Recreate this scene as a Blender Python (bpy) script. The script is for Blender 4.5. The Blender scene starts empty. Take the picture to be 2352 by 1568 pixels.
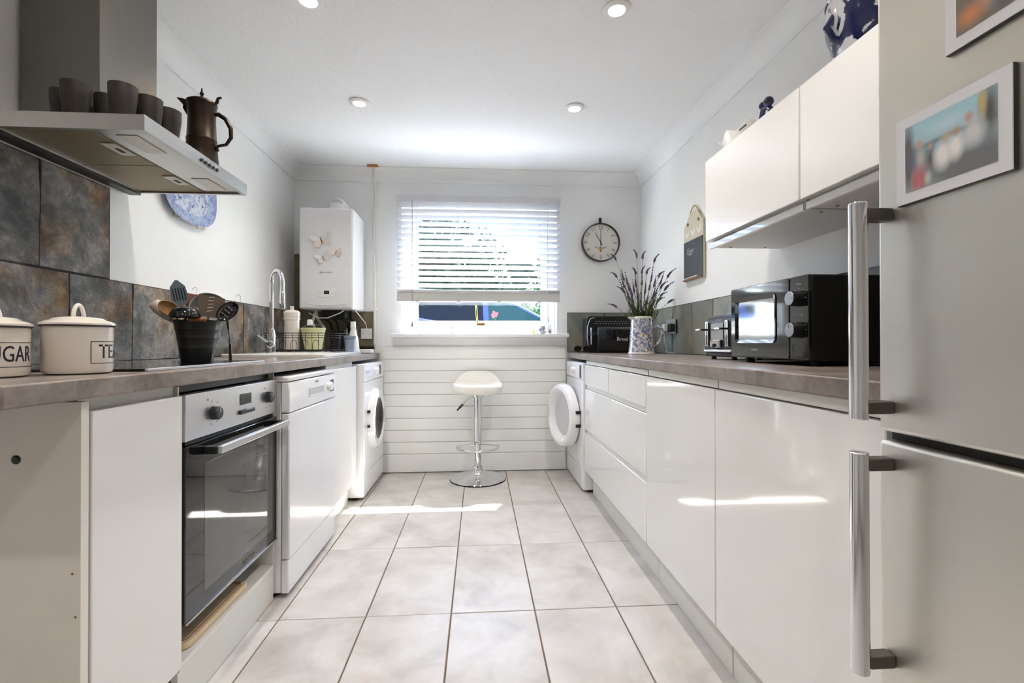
import bpy, bmesh, math, random
from mathutils import Vector, Matrix
random.seed(7)
PI = math.pi
S = bpy.context.scene
C = S.collection

# ------------------------------------------------------------------ camera, world, sun, daylight, exposure
YAW, PITCH, ROLL, CAMH = 0.06936, 0.00554, -0.00141, 0.98
fw = Vector((math.sin(YAW)*math.cos(PITCH), math.cos(YAW)*math.cos(PITCH), math.sin(PITCH)))
rt = Vector((math.cos(YAW), -math.sin(YAW), 0)); up = rt.cross(fw)
rt2 = rt*math.cos(ROLL)+up*math.sin(ROLL); up2 = -rt*math.sin(ROLL)+up*math.cos(ROLL)
cd = bpy.data.cameras.new('camera'); cam = bpy.data.objects.new('camera', cd); C.objects.link(cam)
cd.sensor_width = 36; cd.lens = 1090/2352*36; cd.clip_start = .02; cd.clip_end = 200
cam.matrix_world = Matrix(((rt2.x, up2.x, -fw.x, 0), (rt2.y, up2.y, -fw.y, 0), (rt2.z, up2.z, -fw.z, CAMH), (0, 0, 0, 1)))
S.camera = cam
S.view_settings.view_transform = 'Standard'; S.view_settings.look = 'None'
S.view_settings.exposure = 1.84; S.view_settings.gamma = 1; S.view_settings.use_curve_mapping = False

W = bpy.data.worlds.new('sky'); S.world = W; W.use_nodes = True
nt = W.node_tree; bg = nt.nodes['Background']
sky = nt.nodes.new('ShaderNodeTexSky'); sky.sky_type = 'NISHITA'; sky.sun_disc = False
sky.sun_elevation = math.radians(55); sky.sun_rotation = math.radians(21); sky.air_density = 1.0; sky.dust_density = .6
nt.links.new(sky.outputs[0], bg.inputs[0]); bg.inputs[1].default_value = 1.0

sd = bpy.data.lights.new('sun', 'SUN'); sun = bpy.data.objects.new('sun', sd); C.objects.link(sun)
sd.energy = 26; sd.angle = math.radians(.6); sd.color = (1, .97, .92)
sun.rotation_euler = Vector((-.40, -1, -1.56)).to_track_quat('-Z', 'Y').to_euler()

# ------------------------------------------------------------------ materials
def lin(c): return tuple(((v/255)/12.92 if v/255 <= .04045 else ((v/255+.055)/1.055)**2.4) for v in c)
MATS = {}
def base(name):
    m = bpy.data.materials.new(name); m.use_nodes = True; MATS[name] = m
    return m, m.node_tree.nodes, m.node_tree.links, m.node_tree.nodes['Principled BSDF']
def noise(N, L, scale, detail=4, rough=.55, stretch=None, coord='Object', dist=0, off=None):
    tc = N.new('ShaderNodeTexCoord'); t = N.new('ShaderNodeTexNoise')
    t.inputs['Scale'].default_value = scale; t.inputs['Detail'].default_value = detail; t.inputs['Roughness'].default_value = rough
    t.inputs['Distortion'].default_value = dist
    src = tc.outputs[coord]
    if stretch or off:
        mp = N.new('ShaderNodeMapping'); mp.inputs['Scale'].default_value = stretch or (1, 1, 1)
        L.new(src, mp.inputs[0]); src = mp.outputs[0]
        if off is not None: L.new(off, mp.inputs['Location'])
    L.new(src, t.inputs['Vector']); return t
def ramp(N, L, fac, stops):
    r = N.new('ShaderNodeValToRGB'); e = r.color_ramp.elements
    while len(e) < len(stops): e.new(.5)
    for i, (p, c) in enumerate(stops): e[i].position = p; e[i].color = (*c, 1)
    L.new(fac, r.inputs[0]); return r
def bumpn(N, L, p, h, strength, dist=.002):
    b = N.new('ShaderNodeBump'); b.inputs['Strength'].default_value = strength; b.inputs['Distance'].default_value = dist
    L.new(h, b.inputs['Height']); L.new(b.outputs[0], p.inputs['Normal']); return b
def M(name, rgb, rough=.5, metal=0, coat=0, var=.04, vs=6, bump=0, bs=120, stretch=None, spec=.5, rv=0, trans=0, alpha=1, emit=0, ior=1.45):
    m, N, L, p = base(name); c = lin(rgb)
    t = noise(N, L, vs, 4, .55, stretch)
    r = ramp(N, L, t.outputs[0], [(.3, tuple(max(0, v*(1-var)) for v in c)), (.7, tuple(min(1, v*(1+var)) for v in c))])
    L.new(r.outputs[0], p.inputs['Base Color'])
    p.inputs['Roughness'].default_value = rough; p.inputs['Metallic'].default_value = metal
    p.inputs['Specular IOR Level'].default_value = spec; p.inputs['Coat Weight'].default_value = coat; p.inputs['Coat Roughness'].default_value = .04
    p.inputs['Transmission Weight'].default_value = trans; p.inputs['Alpha'].default_value = alpha; p.inputs['IOR'].default_value = ior
    if emit: p.inputs['Emission Color'].default_value = (*c, 1); p.inputs['Emission Strength'].default_value = emit
    if rv:
        mr = N.new('ShaderNodeMapRange'); mr.inputs[3].default_value = rough-rv; mr.inputs[4].default_value = rough+rv
        L.new(t.outputs[0], mr.inputs[0]); L.new(mr.outputs[0], p.inputs['Roughness'])
    if bump:
        t2 = noise(N, L, bs, 3, .6, stretch); bumpn(N, L, p, t2.outputs[0], bump)
    return m
M('wall', (244, 245, 246), .7, var=.012, vs=3, bump=.05, bs=60)
M('ceiling', (245, 246, 248), .8, var=.015, vs=40, bump=.9, bs=55)
M('cornice', (245, 246, 247), .6, var=.01)
M('plank', (243, 244, 243), .45, var=.015, vs=4, bump=.03, bs=40)
M('bare_plaster_shade', (128, 120, 98), .9, var=.3, vs=9, bump=.3, bs=50)
M('gloss_white', (239, 238, 236), .09, coat=.6, var=.008, vs=2)
M('carcass', (232, 230, 224), .35, var=.015, vs=4)
M('plinth', (226, 226, 220), .3, var=.02, vs=4)
M('end_panel', (238, 233, 225), .4, var=.03, vs=5)
M('appliance', (240, 240, 243), .16, coat=.25, var=.006, vs=2)
M('appliance_grey', (196, 198, 203), .3, var=.02)
M('plastic_white', (240, 240, 240), .3, var=.01)
M('display_black', (44, 46, 50), .12, var=.05)
M('rubber', (22, 22, 24), .6, var=.1)
M('steel', (190, 189, 186), .3, 1, var=.05, vs=14, stretch=(1, 1, 60), rv=.06)
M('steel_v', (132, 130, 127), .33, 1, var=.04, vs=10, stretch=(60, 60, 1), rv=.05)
M('steel_fridge', (222, 219, 212), .40, 1, var=.015, vs=8, stretch=(1, 1, 70), rv=.02)
M('steel_satin', (214, 214, 215), .32, 1, var=.03, vs=9, stretch=(1, 60, 60))
M('steel_dark', (70, 68, 66), .4, .9, var=.1)
M('chrome', (225, 226, 228), .07, 1, var=.01)
M('handle_bar', (232, 232, 235), .16, 1, var=.02)
M('handle_mount', (96, 92, 86), .4, .8, var=.05)
M('oven_glass', (16, 16, 18), .04, coat=.5, var=.05)
M('oven_window', (78, 78, 76), .05, coat=.6, var=.06)
M('hob_glass', (12, 12, 14), .05, coat=.4, var=.05)
M('black_gloss', (20, 21, 23), .07, coat=.7, var=.03)
M('black_satin', (30, 31, 33), .32, var=.05)
M('black_matt', (14, 14, 15), .55, var=.08)
M('charcoal_metal', (66, 67, 70), .38, .6, var=.06)
M('knob_face', (150, 152, 158), .3, .7, var=.02)
M('mw_mirror', (205, 210, 214), .06, 1, var=.01)
M('ceramic_white', (240, 239, 236), .12, coat=.4, var=.01)
M('ceramic_cream', (238, 230, 220), .16, coat=.4, var=.02, vs=9)
M('enamel', (242, 234, 224), .16, coat=.5, var=.03, vs=7)
M('enamel_rim', (28, 28, 46), .2, coat=.4, var=.05)
M('ink', (36, 32, 52), .4, var=.05)
M('ink_grey', (120, 116, 108), .5, var=.05)
M('ink_light', (170, 172, 174), .4, var=.03)
M('ink_white', (225, 225, 225), .5, var=.02)
M('stoneware', (46, 40, 35), .55, var=.25, vs=30, bump=.15, bs=80)
M('bronze', (56, 46, 39), .38, .8, var=.3, vs=22)
M('wood', (176, 134, 90), .5, var=.2, vs=10, stretch=(1, 8, 1), bump=.05, bs=60)
M('wood_dark', (150, 92, 52), .45, var=.2, vs=20, stretch=(8, 8, 1))
M('wood_pale', (222, 196, 160), .5, var=.1, vs=14, stretch=(1, 8, 8))
M('bristle', (216, 206, 190), .9, var=.12, vs=60, bump=.5, bs=200)
M('nylon_grey', (96, 112, 124), .45, var=.06)
M('nylon_brown', (112, 96, 84), .45, var=.06)
M('pail_yellow', (226, 222, 172), .35, var=.03)
M('pail_blue', (158, 168, 190), .35, .2, var=.04)
M('brass', (206, 164, 84), .22, 1, var=.05)
M('rust', (190, 128, 48), .6, var=.2, vs=30)
M('pipe_paint', (226, 224, 212), .4, var=.03)
M('pvc', (246, 246, 248), .25, var=.01)
M('slat_rail', (206, 205, 202), .4, var=.02)
M('cord', (214, 212, 206), .7, var=.05)
M('cord_brown', (150, 128, 110), .7, var=.05)
M('seat', (238, 236, 229), .32, coat=.15, var=.02, vs=8, bump=.04, bs=200)
M('clock_rim', (74, 74, 78), .35, .5, var=.08)
M('clock_face', (226, 224, 216), .5, var=.015)
M('bee', (190, 152, 72), .5, var=.25, vs=120)
M('board_cream', (206, 198, 176), .6, var=.04)
M('chalkboard', (66, 72, 78), .6, var=.08, vs=12)
M('chalk', (200, 202, 200), .9, var=.1)
M('rope', (186, 158, 112), .8, var=.12, vs=60)
M('lav_stem', (104, 118, 76), .7, var=.2, vs=30)
M('lav_flower', (88, 76, 96), .8, var=.25, vs=60)
M('rose', (222, 92, 104), .5, var=.15, vs=60)
M('leaf', (52, 78, 36), .6, var=.4, vs=4)
M('leaf_dark', (36, 50, 30), .7, var=.45, vs=2)
M('bark', (88, 72, 58), .9, var=.25, vs=12)
M('grass', (66, 84, 46), .9, var=.25, vs=3)
M('asphalt', (84, 83, 82), .9, var=.12, vs=20)
M('car_paint', (36, 36, 70), .12, .3, coat=.8, var=.02)
M('car_glass', (8, 10, 14), .12, spec=.15, var=.05)
M('car_green_glass', (22, 42, 41), .15, spec=.15, var=.1)
M('tyre', (28, 28, 30), .8, var=.1)
M('brick_wall', (176, 150, 130), .85, var=.12, vs=8)
M('roof_tile', (120, 92, 82), .8, var=.15, vs=20)
M('mortar', (58, 56, 54), .9, var=.15, vs=30)
M('grout', (112, 98, 86), .9, var=.18, vs=30)
M('frame_white', (232, 232, 237), .2, coat=.3, var=.01)
M('navy_glaze', (34, 40, 82), .1, coat=.6, var=.2, vs=12)
M('filter_mesh', (150, 138, 112), .45, .8, var=.12, vs=220, stretch=(1, 60, 1), bump=.3, bs=300)
M('hood_light', (206, 202, 188), .25, var=.03)
M('door_grey', (206, 208, 214), .2, coat=.3, var=.01)

def slate_mat():
    m, N, L, p = base('slate')
    oi = N.new('ShaderNodeObjectInfo'); mu = N.new('ShaderNodeMath'); mu.operation = 'MULTIPLY'; mu.inputs[1].default_value = 37
    L.new(oi.outputs['Random'], mu.inputs[0]); cb = N.new('ShaderNodeCombineXYZ')
    for i in range(3): L.new(mu.outputs[0], cb.inputs[i])
    a = noise(N, L, 8, 11, .68, coord='Object', dist=.25, off=cb.outputs[0])
    b = noise(N, L, 4.5, 6, .6, coord='Object', dist=.2, off=cb.outputs[0])
    r1 = ramp(N, L, a.outputs[0], [(.22, lin((62, 62, 64))), (.42, lin((104, 106, 108))), (.55, lin((150, 148, 146))), (.66, lin((126, 112, 98))), (.82, lin((84, 82, 82)))])
    r2 = ramp(N, L, a.outputs[0], [(.25, lin((52, 60, 68))), (.45, lin((120, 96, 74))), (.56, lin((168, 136, 96))), (.68, lin((112, 116, 118))), (.85, lin((66, 74, 84)))])
    mx = N.new('ShaderNodeMix'); mx.data_type = 'RGBA'
    f = ramp(N, L, b.outputs[0], [(.47, (0, 0, 0)), (.63, (1, 1, 1))])
    L.new(f.outputs[0], mx.inputs[0]); L.new(r1.outputs[0], mx.inputs[6]); L.new(r2.outputs[0], mx.inputs[7])
    hs = N.new('ShaderNodeHueSaturation'); mr = N.new('ShaderNodeMapRange'); mr.inputs[3].default_value = .7; mr.inputs[4].default_value = 1.4
    L.new(oi.outputs['Random'], mr.inputs[0]); L.new(mr.outputs[0], hs.inputs['Value']); L.new(mx.outputs[2], hs.inputs['Color'])
    L.new(hs.outputs[0], p.inputs['Base Color'])
    rr = N.new('ShaderNodeMapRange'); rr.inputs[3].default_value = .1; rr.inputs[4].default_value = .42
    L.new(a.outputs[0], rr.inputs[0]); L.new(rr.outputs[0], p.inputs['Roughness'])
    c = noise(N, L, 16, 9, .72, off=cb.outputs[0]); bumpn(N, L, p, c.outputs[0], 1.0, .02)
slate_mat()
def slate_right():
    m, N, L, p = base('slate_smooth')
    oi = N.new('ShaderNodeObjectInfo'); mu = N.new('ShaderNodeMath'); mu.operation = 'MULTIPLY'; mu.inputs[1].default_value = 53
    L.new(oi.outputs['Random'], mu.inputs[0]); cb = N.new('ShaderNodeCombineXYZ')
    for i in range(3): L.new(mu.outputs[0], cb.inputs[i])
    a = noise(N, L, 4, 7, .6, dist=.8, off=cb.outputs[0])
    r = ramp(N, L, a.outputs[0], [(.25, lin((88, 96, 98))), (.45, lin((120, 126, 122))), (.6, lin((146, 142, 128))), (.72, lin((150, 120, 98))), (.85, lin((100, 104, 104)))])
    hs = N.new('ShaderNodeHueSaturation'); mr = N.new('ShaderNodeMapRange'); mr.inputs[3].default_value = .75; mr.inputs[4].default_value = 1.15
    L.new(oi.outputs['Random'], mr.inputs[0]); L.new(mr.outputs[0], hs.inputs['Value']); L.new(r.outputs[0], hs.inputs['Color'])
    L.new(hs.outputs[0], p.inputs['Base Color']); p.inputs['Roughness'].default_value = .45
    c = noise(N, L, 30, 6, .65, off=cb.outputs[0]); bumpn(N, L, p, c.outputs[0], .35, .004)
slate_right()
def worktop_mat():
    m, N, L, p = base('worktop')
    a = noise(N, L, 7, 10, .68, dist=.5); b = noise(N, L, 60, 4, .6)
    r = ramp(N, L, a.outputs[0], [(.28, lin((94, 84, 78))), (.45, lin((128, 116, 109))), (.58, lin((150, 140, 134))), (.75, lin((114, 105, 100)))])
    mx = N.new('ShaderNodeMix'); mx.data_type = 'RGBA'; mx.blend_type = 'OVERLAY'; mx.inputs[0].default_value = .25
    L.new(r.outputs[0], mx.inputs[6]); L.new(b.outputs[0], mx.inputs[7]); L.new(mx.outputs[2], p.inputs['Base Color'])
    p.inputs['Roughness'].default_value = .3; bumpn(N, L, p, b.outputs[0], .08)
worktop_mat()
def tile_mat():
    m, N, L, p = base('floor_tile')
    oi = N.new('ShaderNodeObjectInfo'); mu = N.new('ShaderNodeMath'); mu.operation = 'MULTIPLY'; mu.inputs[1].default_value = 31
    L.new(oi.outputs['Random'], mu.inputs[0]); cb = N.new('ShaderNodeCombineXYZ')
    for i in range(3): L.new(mu.outputs[0], cb.inputs[i])
    a = noise(N, L, 5, 7, .6, stretch=(1, 1, 1), off=cb.outputs[0], dist=.4)
    r = ramp(N, L, a.outputs[0], [(.28, lin((174, 169, 164))), (.5, lin((197, 193, 189))), (.72, lin((211, 209, 207)))])
    b = noise(N, L, 9, 5, .6, off=cb.outputs[0]); r2 = ramp(N, L, b.outputs[0], [(.58, (0, 0, 0)), (.78, (.34, .34, .34))])
    mx = N.new('ShaderNodeMix'); mx.data_type = 'RGBA'; L.new(r2.outputs[0], mx.inputs[0]); L.new(r.outputs[0], mx.inputs[6])
    mx.inputs[7].default_value = (*lin((206, 182, 160)), 1)
    L.new(mx.outputs[2], p.inputs['Base Color'])
    p.inputs['Roughness'].default_value = .34; p.inputs['Specular IOR Level'].default_value = .45
    c = noise(N, L, 60, 4, .6); bumpn(N, L, p, c.outputs[0], .05)
tile_mat()
def slat_mat():
    m, N, L, p = base('slat')
    t = noise(N, L, 20, 3); r = ramp(N, L, t.outputs[0], [(.3, lin((216, 216, 219))), (.7, lin((222, 222, 225)))])
    L.new(r.outputs[0], p.inputs['Base Color']); p.inputs['Roughness'].default_value = .4
    tr = N.new('ShaderNodeBsdfTranslucent'); L.new(r.outputs[0], tr.inputs[0]); mx = N.new('ShaderNodeMixShader'); mx.inputs[0].default_value = .04
    L.new(p.outputs[0], mx.inputs[1]); L.new(tr.outputs[0], mx.inputs[2]); L.new(mx.outputs[0], N['Material Output'].inputs[0])
slat_mat()
def glass_mat(name, tint, alpha=.12):
    m, N, L, p = base(name)
    t = noise(N, L, 3, 2); r = ramp(N, L, t.outputs[0], [(.3, tint), (.7, tuple(min(1, v*1.02) for v in tint))])
    tb = N.new('ShaderNodeBsdfTransparent'); L.new(r.outputs[0], tb.inputs[0])
    gl = N.new('ShaderNodeBsdfGlossy'); gl.inputs['Roughness'].default_value = .01
    fr = N.new('ShaderNodeFresnel'); ge = N.new('ShaderNodeNewGeometry'); mi = N.new('ShaderNodeMix'); mi.inputs[2].default_value = 1.45; mi.inputs[3].default_value = 1/1.45
    L.new(ge.outputs['Backfacing'], mi.inputs[0]); L.new(mi.outputs[0], fr.inputs[0])
    mx = N.new('ShaderNodeMixShader'); L.new(fr.outputs[0], mx.inputs[0]); L.new(tb.outputs[0], mx.inputs[1]); L.new(gl.outputs[0], mx.inputs[2])
    L.new(mx.outputs[0], N['Material Output'].inputs[0])
glass_mat('pane', (.96, .98, .98)); glass_mat('clear_glass', (.9, .93, .92)); glass_mat('acrylic', (.97, .97, .98))
def pattern(name, bgc, c2, c3, scale, rough=.12, thr=(.42, .5), thr3=.72, sc3=9):
    m, N, L, p = base(name)
    a = noise(N, L, scale, 4, .6, dist=1.4); f = ramp(N, L, a.outputs[0], [(thr[0], (0, 0, 0)), (thr[1], (1, 1, 1))])
    b = noise(N, L, sc3, 2, .5); f3 = ramp(N, L, b.outputs[0], [(thr3-.02, (0, 0, 0)), (thr3+.02, (1, 1, 1))])
    m1 = N.new('ShaderNodeMix'); m1.data_type = 'RGBA'; L.new(f.outputs[0], m1.inputs[0]); m1.inputs[6].default_value = (*lin(c2), 1); m1.inputs[7].default_value = (*lin(bgc), 1)
    m2 = N.new('ShaderNodeMix'); m2.data_type = 'RGBA'; L.new(f3.outputs[0], m2.inputs[0]); L.new(m1.outputs[2], m2.inputs[6]); m2.inputs[7].default_value = (*lin(c3), 1)
    L.new(m2.outputs[2], p.inputs['Base Color']); p.inputs['Roughness'].default_value = rough; p.inputs['Coat Weight'].default_value = .5
pattern('jug_floral', (226, 224, 222), (116, 124, 158), (206, 146, 76), 36, thr=(.44, .58), thr3=.68, sc3=34)
pattern('platter_blue', (214, 221, 238), (138, 158, 206), (92, 112, 172), 20, thr=(.40, .52), thr3=.68, sc3=40)
pattern('platter_rim', (178, 192, 226), (134, 152, 204), (210, 216, 232), 40, thr=(.44, .54), thr3=.7, sc3=60)
pattern('bowl_blue', (206, 208, 214), (26, 32, 76), (26, 32, 76), 9, thr=(.475, .495), thr3=.8, sc3=5)
pattern('cup_blue', (236, 236, 238), (120, 130, 170), (160, 150, 150), 60, thr=(.36, .4), thr3=.72, sc3=80)
def picture(name, bgc, ell):
    m, N, L, p = base(name); tc = N.new('ShaderNodeTexCoord'); prev = None
    for (u, v, ru, rv, c, soft) in ell:
        mp = N.new('ShaderNodeMapping'); mp.vector_type = 'TEXTURE'; mp.inputs['Location'].default_value = (u, v, 0); mp.inputs['Scale'].default_value = (ru, rv, 1)
        g = N.new('ShaderNodeTexGradient'); g.gradient_type = 'SPHERICAL'; mr = N.new('ShaderNodeMapRange'); mr.inputs[2].default_value = soft
        L.new(tc.outputs['UV'], mp.inputs[0]); L.new(mp.outputs[0], g.inputs[0]); L.new(g.outputs[1], mr.inputs[0])
        mx = N.new('ShaderNodeMix'); mx.data_type = 'RGBA'; L.new(mr.outputs[0], mx.inputs[0]); mx.inputs[7].default_value = (*lin(c), 1)
        if prev is None: mx.inputs[6].default_value = (*lin(bgc), 1)
        else: L.new(prev.outputs[2], mx.inputs[6])
        prev = mx
    L.new(prev.outputs[2], p.inputs['Base Color']); p.inputs['Roughness'].default_value = .35
sky1, wht, drk = (176, 214, 228), (244, 240, 236), (122, 124, 128)
picture('print_group', (176, 198, 208), [
    (.45, .95, .9, .42, sky1, .7), (.5, .8, .3, .12, (196, 222, 234), .8), (.55, .60, .7, .07, (96, 120, 112), .85), (.45, .52, .5, .10, (92, 170, 200), .85),
    (.75, .12, .8, .34, drk, .6), (.93, .7, .14, .55, (96, 96, 92), .85), (.86, .85, .06, .3, (206, 180, 120), .85), (.04, .5, .10, .7, (110, 104, 110), .6),
    (.15, .42, 0.145, 0.312, (92, 108, 128), .85), (.19, .45, 0.080, 0.260, (196, 196, 186), .85), (.18, .66, 0.058, 0.091, (206, 170, 150), .85), (.13, .14, 0.072, 0.286, (196, 112, 116), .75), (.21, .14, 0.072, 0.286, (196, 112, 116), .75),
    (.31, .38, 0.087, 0.260, (112, 98, 92), .85), (.31, .57, 0.051, 0.078, (200, 160, 144), .85),
    (.45, .38, 0.131, 0.286, wht, .7), (.49, .60, 0.072, 0.104, (206, 182, 160), .85), (.59, .42, 0.116, 0.260, wht, .7), (.60, .62, 0.058, 0.091, (190, 150, 136), .85),
    (.77, .52, 0.160, 0.260, (216, 214, 216), .75), (.73, .74, 0.058, 0.104, (198, 158, 142), .85), (.28, .12, 0.058, 0.130, (206, 206, 196), .85)])
picture('print_party', (128, 118, 108), [
    (.2, .8, .3, .4, (110, 96, 84), .85), (.5, .6, .2, .3, (206, 190, 172), .85), (.35, .35, .18, .3, (176, 168, 160), .85), (.7, .5, .25, .35, (196, 132, 92), .85),
    (.65, .72, .08, .1, (250, 240, 215), .85), (.15, .2, .2, .2, (214, 140, 92), .85), (.5, .15, .2, .2, (92, 100, 116), .85), (.85, .8, .2, .2, (120, 92, 72), .85)])

# ------------------------------------------------------------------ mesh builder
ROOT = {}
def rootof(o):
    while o.parent: o = o.parent
    return o
class B:
    def __init__(s): s.bm = bmesh.new()
    def box(s, x0, x1, y0, y1, z0, z1):
        v = [s.bm.verts.new(p) for p in ((x0, y0, z0), (x1, y0, z0), (x1, y1, z0), (x0, y1, z0), (x0, y0, z1), (x1, y0, z1), (x1, y1, z1), (x0, y1, z1))]
        for f in ((0, 3, 2, 1), (4, 5, 6, 7), (0, 1, 5, 4), (1, 2, 6, 5), (2, 3, 7, 6), (3, 0, 4, 7)): s.bm.faces.new([v[i] for i in f])
        return s
    def prism(s, pts, ax, a0, a1):
        def mk(p, a): return (a, p[0], p[1]) if ax == 'x' else ((p[0], a, p[1]) if ax == 'y' else (p[0], p[1], a))
        A = [s.bm.verts.new(mk(p, a0)) for p in pts]; Bv = [s.bm.verts.new(mk(p, a1)) for p in pts]; n = len(pts)
        s.bm.faces.new(A[::-1]); s.bm.faces.new(Bv)
        for i in range(n): s.bm.faces.new((A[i], A[(i+1) % n], Bv[(i+1) % n], Bv[i]))
        return s
    def tube(s, path, r, seg=8, closed=False, cap=True):
        P = [Vector(p) for p in path]; n = len(P); rr = r if isinstance(r, (list, tuple)) else [r]*n
        rings = []; prevn = None
        for i in range(n):
            t = (P[(i+1) % n]-P[(i-1) % n]) if closed else (P[min(i+1, n-1)]-P[max(i-1, 0)])
            t.normalize()
            if prevn is None:
                a = Vector((0, 0, 1)) if abs(t.z) < .9 else Vector((1, 0, 0)); nn = t.cross(a).normalized()
            else:
                nn = prevn-t*prevn.dot(t); nn.normalize()
            prevn = nn; bb = t.cross(nn)
            rings.append([s.bm.verts.new(P[i]+(nn*math.cos(2*PI*k/seg)+bb*math.sin(2*PI*k/seg))*rr[i]) for k in range(seg)])
        for i in range(n if closed else n-1):
            a, b = rings[i], rings[(i+1) % n]
            for k in range(seg): s.bm.faces.new((a[k], a[(k+1) % seg], b[(k+1) % seg], b[k]))
        if cap and not closed: s.bm.faces.new(rings[0][::-1]); s.bm.faces.new(rings[-1])
        return s
    def cyl(s, p0, p1, r0, r1=None, seg=24): return s.tube([p0, p1], [r0, r0 if r1 is None else r1], seg)
    def lathe(s, prof, c=(0, 0, 0), seg=32, ax='z', a0=0, a1=2*PI, sx=1, sy=1):
        full = abs(a1-a0-2*PI) < 1e-6; cnt = seg if full else seg+1; cols = []
        def pos(r, h, a):
            x, y = r*math.cos(a)*sx, r*math.sin(a)*sy
            q = (x, y, h) if ax == 'z' else ((h, x, y) if ax == 'x' else (x, h, y))
            return Vector(c)+Vector(q)
        for i, (r, h) in enumerate(prof):
            if r < 1e-7: cols.append([s.bm.verts.new(pos(0, h, 0))]*cnt)
            else: cols.append([s.bm.verts.new(pos(r, h, a0+(a1-a0)*k/seg)) for k in range(cnt)])
        for i in range(len(prof)-1):
            for k in range(cnt if full else cnt-1):
                q = [cols[i][k], cols[i][(k+1) % cnt], cols[i+1][(k+1) % cnt], cols[i+1][k]]; u = []
                for v in q:
                    if v not in u: u.append(v)
                if len(u) > 2:
                    try: s.bm.faces.new(u)
                    except ValueError: pass
        return s
    def ball(s, c, r, sc=(1, 1, 1), sub=2):
        m = Matrix.Translation(c) @ Matrix.Diagonal((r*sc[0], r*sc[1], r*sc[2], 1)); bmesh.ops.create_icosphere(s.bm, subdivisions=sub, radius=1, matrix=m); return s
    def quad(s, pts): s.bm.faces.new([s.bm.verts.new(p) for p in pts]); return s
    def xf(s, m): bmesh.ops.transform(s.bm, matrix=m, verts=s.bm.verts); return s
    def mesh(s, name, smooth=True, ang=38):
        bmesh.ops.recalc_face_normals(s.bm, faces=s.bm.faces); me = bpy.data.meshes.new(name); s.bm.to_mesh(me); s.bm.free()
        if smooth: me.shade_smooth(); me.set_sharp_from_angle(angle=math.radians(ang))
        return me
    def obj(s, name, mat, parent=None, bevel=0, smooth=True, seg=2, ang=38, label=None, recalc=True):
        off = Vector((0, 0, 0))
        if parent is not None:
            r = rootof(parent)
            if r.name in ROOT: off = ROOT[r.name]
        else:
            vs = [v.co for v in s.bm.verts]
            off = Vector(((min(v.x for v in vs)+max(v.x for v in vs))/2, (min(v.y for v in vs)+max(v.y for v in vs))/2, min(v.z for v in vs)))
        if off.length: s.xf(Matrix.Translation(-off))
        me = s.mesh(name, smooth, ang); o = bpy.data.objects.new(name, me); C.objects.link(o); me.materials.append(MATS[mat])
        if parent is not None: o.parent = parent
        else: o.location = off; ROOT[o.name] = off
        if bevel:
            md = o.modifiers.new('edge', 'BEVEL'); md.width = bevel; md.segments = seg; md.limit_method = 'ANGLE'; md.angle_limit = math.radians(40); md.harden_normals = False
        if label: o['label'] = label
        return o
def tag(o, label, cat, group=None):
    o['label'] = label; o['category'] = cat
    if group: o['group'] = group
    return o
def thing(name, label, cat, loc, group=None, world=True, rotz=0):
    o = bpy.data.objects.new(name, None); C.objects.link(o); o.empty_display_size = .05; o.location = loc; o.rotation_euler = (0, 0, rotz)
    ROOT[o.name] = Vector(loc) if world else Vector((0, 0, 0))
    return tag(o, label, cat, group)
def struct(o): o['kind'] = 'structure'; return o
def Bx(*a): return B().box(*a)
def copy_tree(o, parent=None):
    c = o.copy(); C.objects.link(c); c.parent = parent
    for ch in list(o.children): copy_tree(ch, c)
    return c
def text(name, s, size, mat, parent, o, right, upv, ext=.0004, align='CENTER', bend=None, shear=0, xs=1):
    cu = bpy.data.curves.new(name, 'FONT'); cu.body = s; cu.size = size; cu.extrude = ext; cu.align_x = align; cu.align_y = 'CENTER'; cu.resolution_u = 3; cu.shear = shear
    t = bpy.data.objects.new(name, cu); C.objects.link(t); dg = bpy.context.evaluated_depsgraph_get()
    me = bpy.data.meshes.new_from_object(t.evaluated_get(dg)); bpy.data.objects.remove(t); bpy.data.curves.remove(cu)
    r, u = Vector(right).normalized(), Vector(upv).normalized(); n = r.cross(u); O = Vector(o)
    off = ROOT.get(rootof(parent).name, Vector((0, 0, 0))) if parent else Vector((0, 0, 0))
    for v in me.vertices:
        x, y, z = v.co.x*xs, v.co.y, v.co.z
        if bend:
            cx, cy, R, a0 = bend; a = a0+x/R; v.co = Vector((cx+(R+z)*math.cos(a), cy+(R+z)*math.sin(a), O.z+y))-off
        else: v.co = O+r*x+u*y+n*z-off
    me.materials.clear(); me.materials.append(MATS[mat]); ob = bpy.data.objects.new(name, me); C.objects.link(ob); ob.parent = parent; ob.name = name
    return ob
def rrect(cx, cy, w, h, r, n=5):
    out = []
    for (sx, sy, a) in ((1, 1, 0), (-1, 1, PI/2), (-1, -1, PI), (1, -1, 1.5*PI)):
        for k in range(n+1):
            t = a+PI/2*k/n; out.append((cx+sx*(w/2-r)+r*math.cos(t), cy+sy*(h/2-r)+r*math.sin(t)))
    return out
def arc(c, r, a0, a1, n, f): return [f(c[0]+r*math.cos(a0+(a1-a0)*k/n), c[1]+r*math.sin(a0+(a1-a0)*k/n)) for k in range(n+1)]

# ------------------------------------------------------------------ the room
XL, XR, D, ZC, YB = -1.39, 1.28, 3.68, 2.31, -1.6
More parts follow.
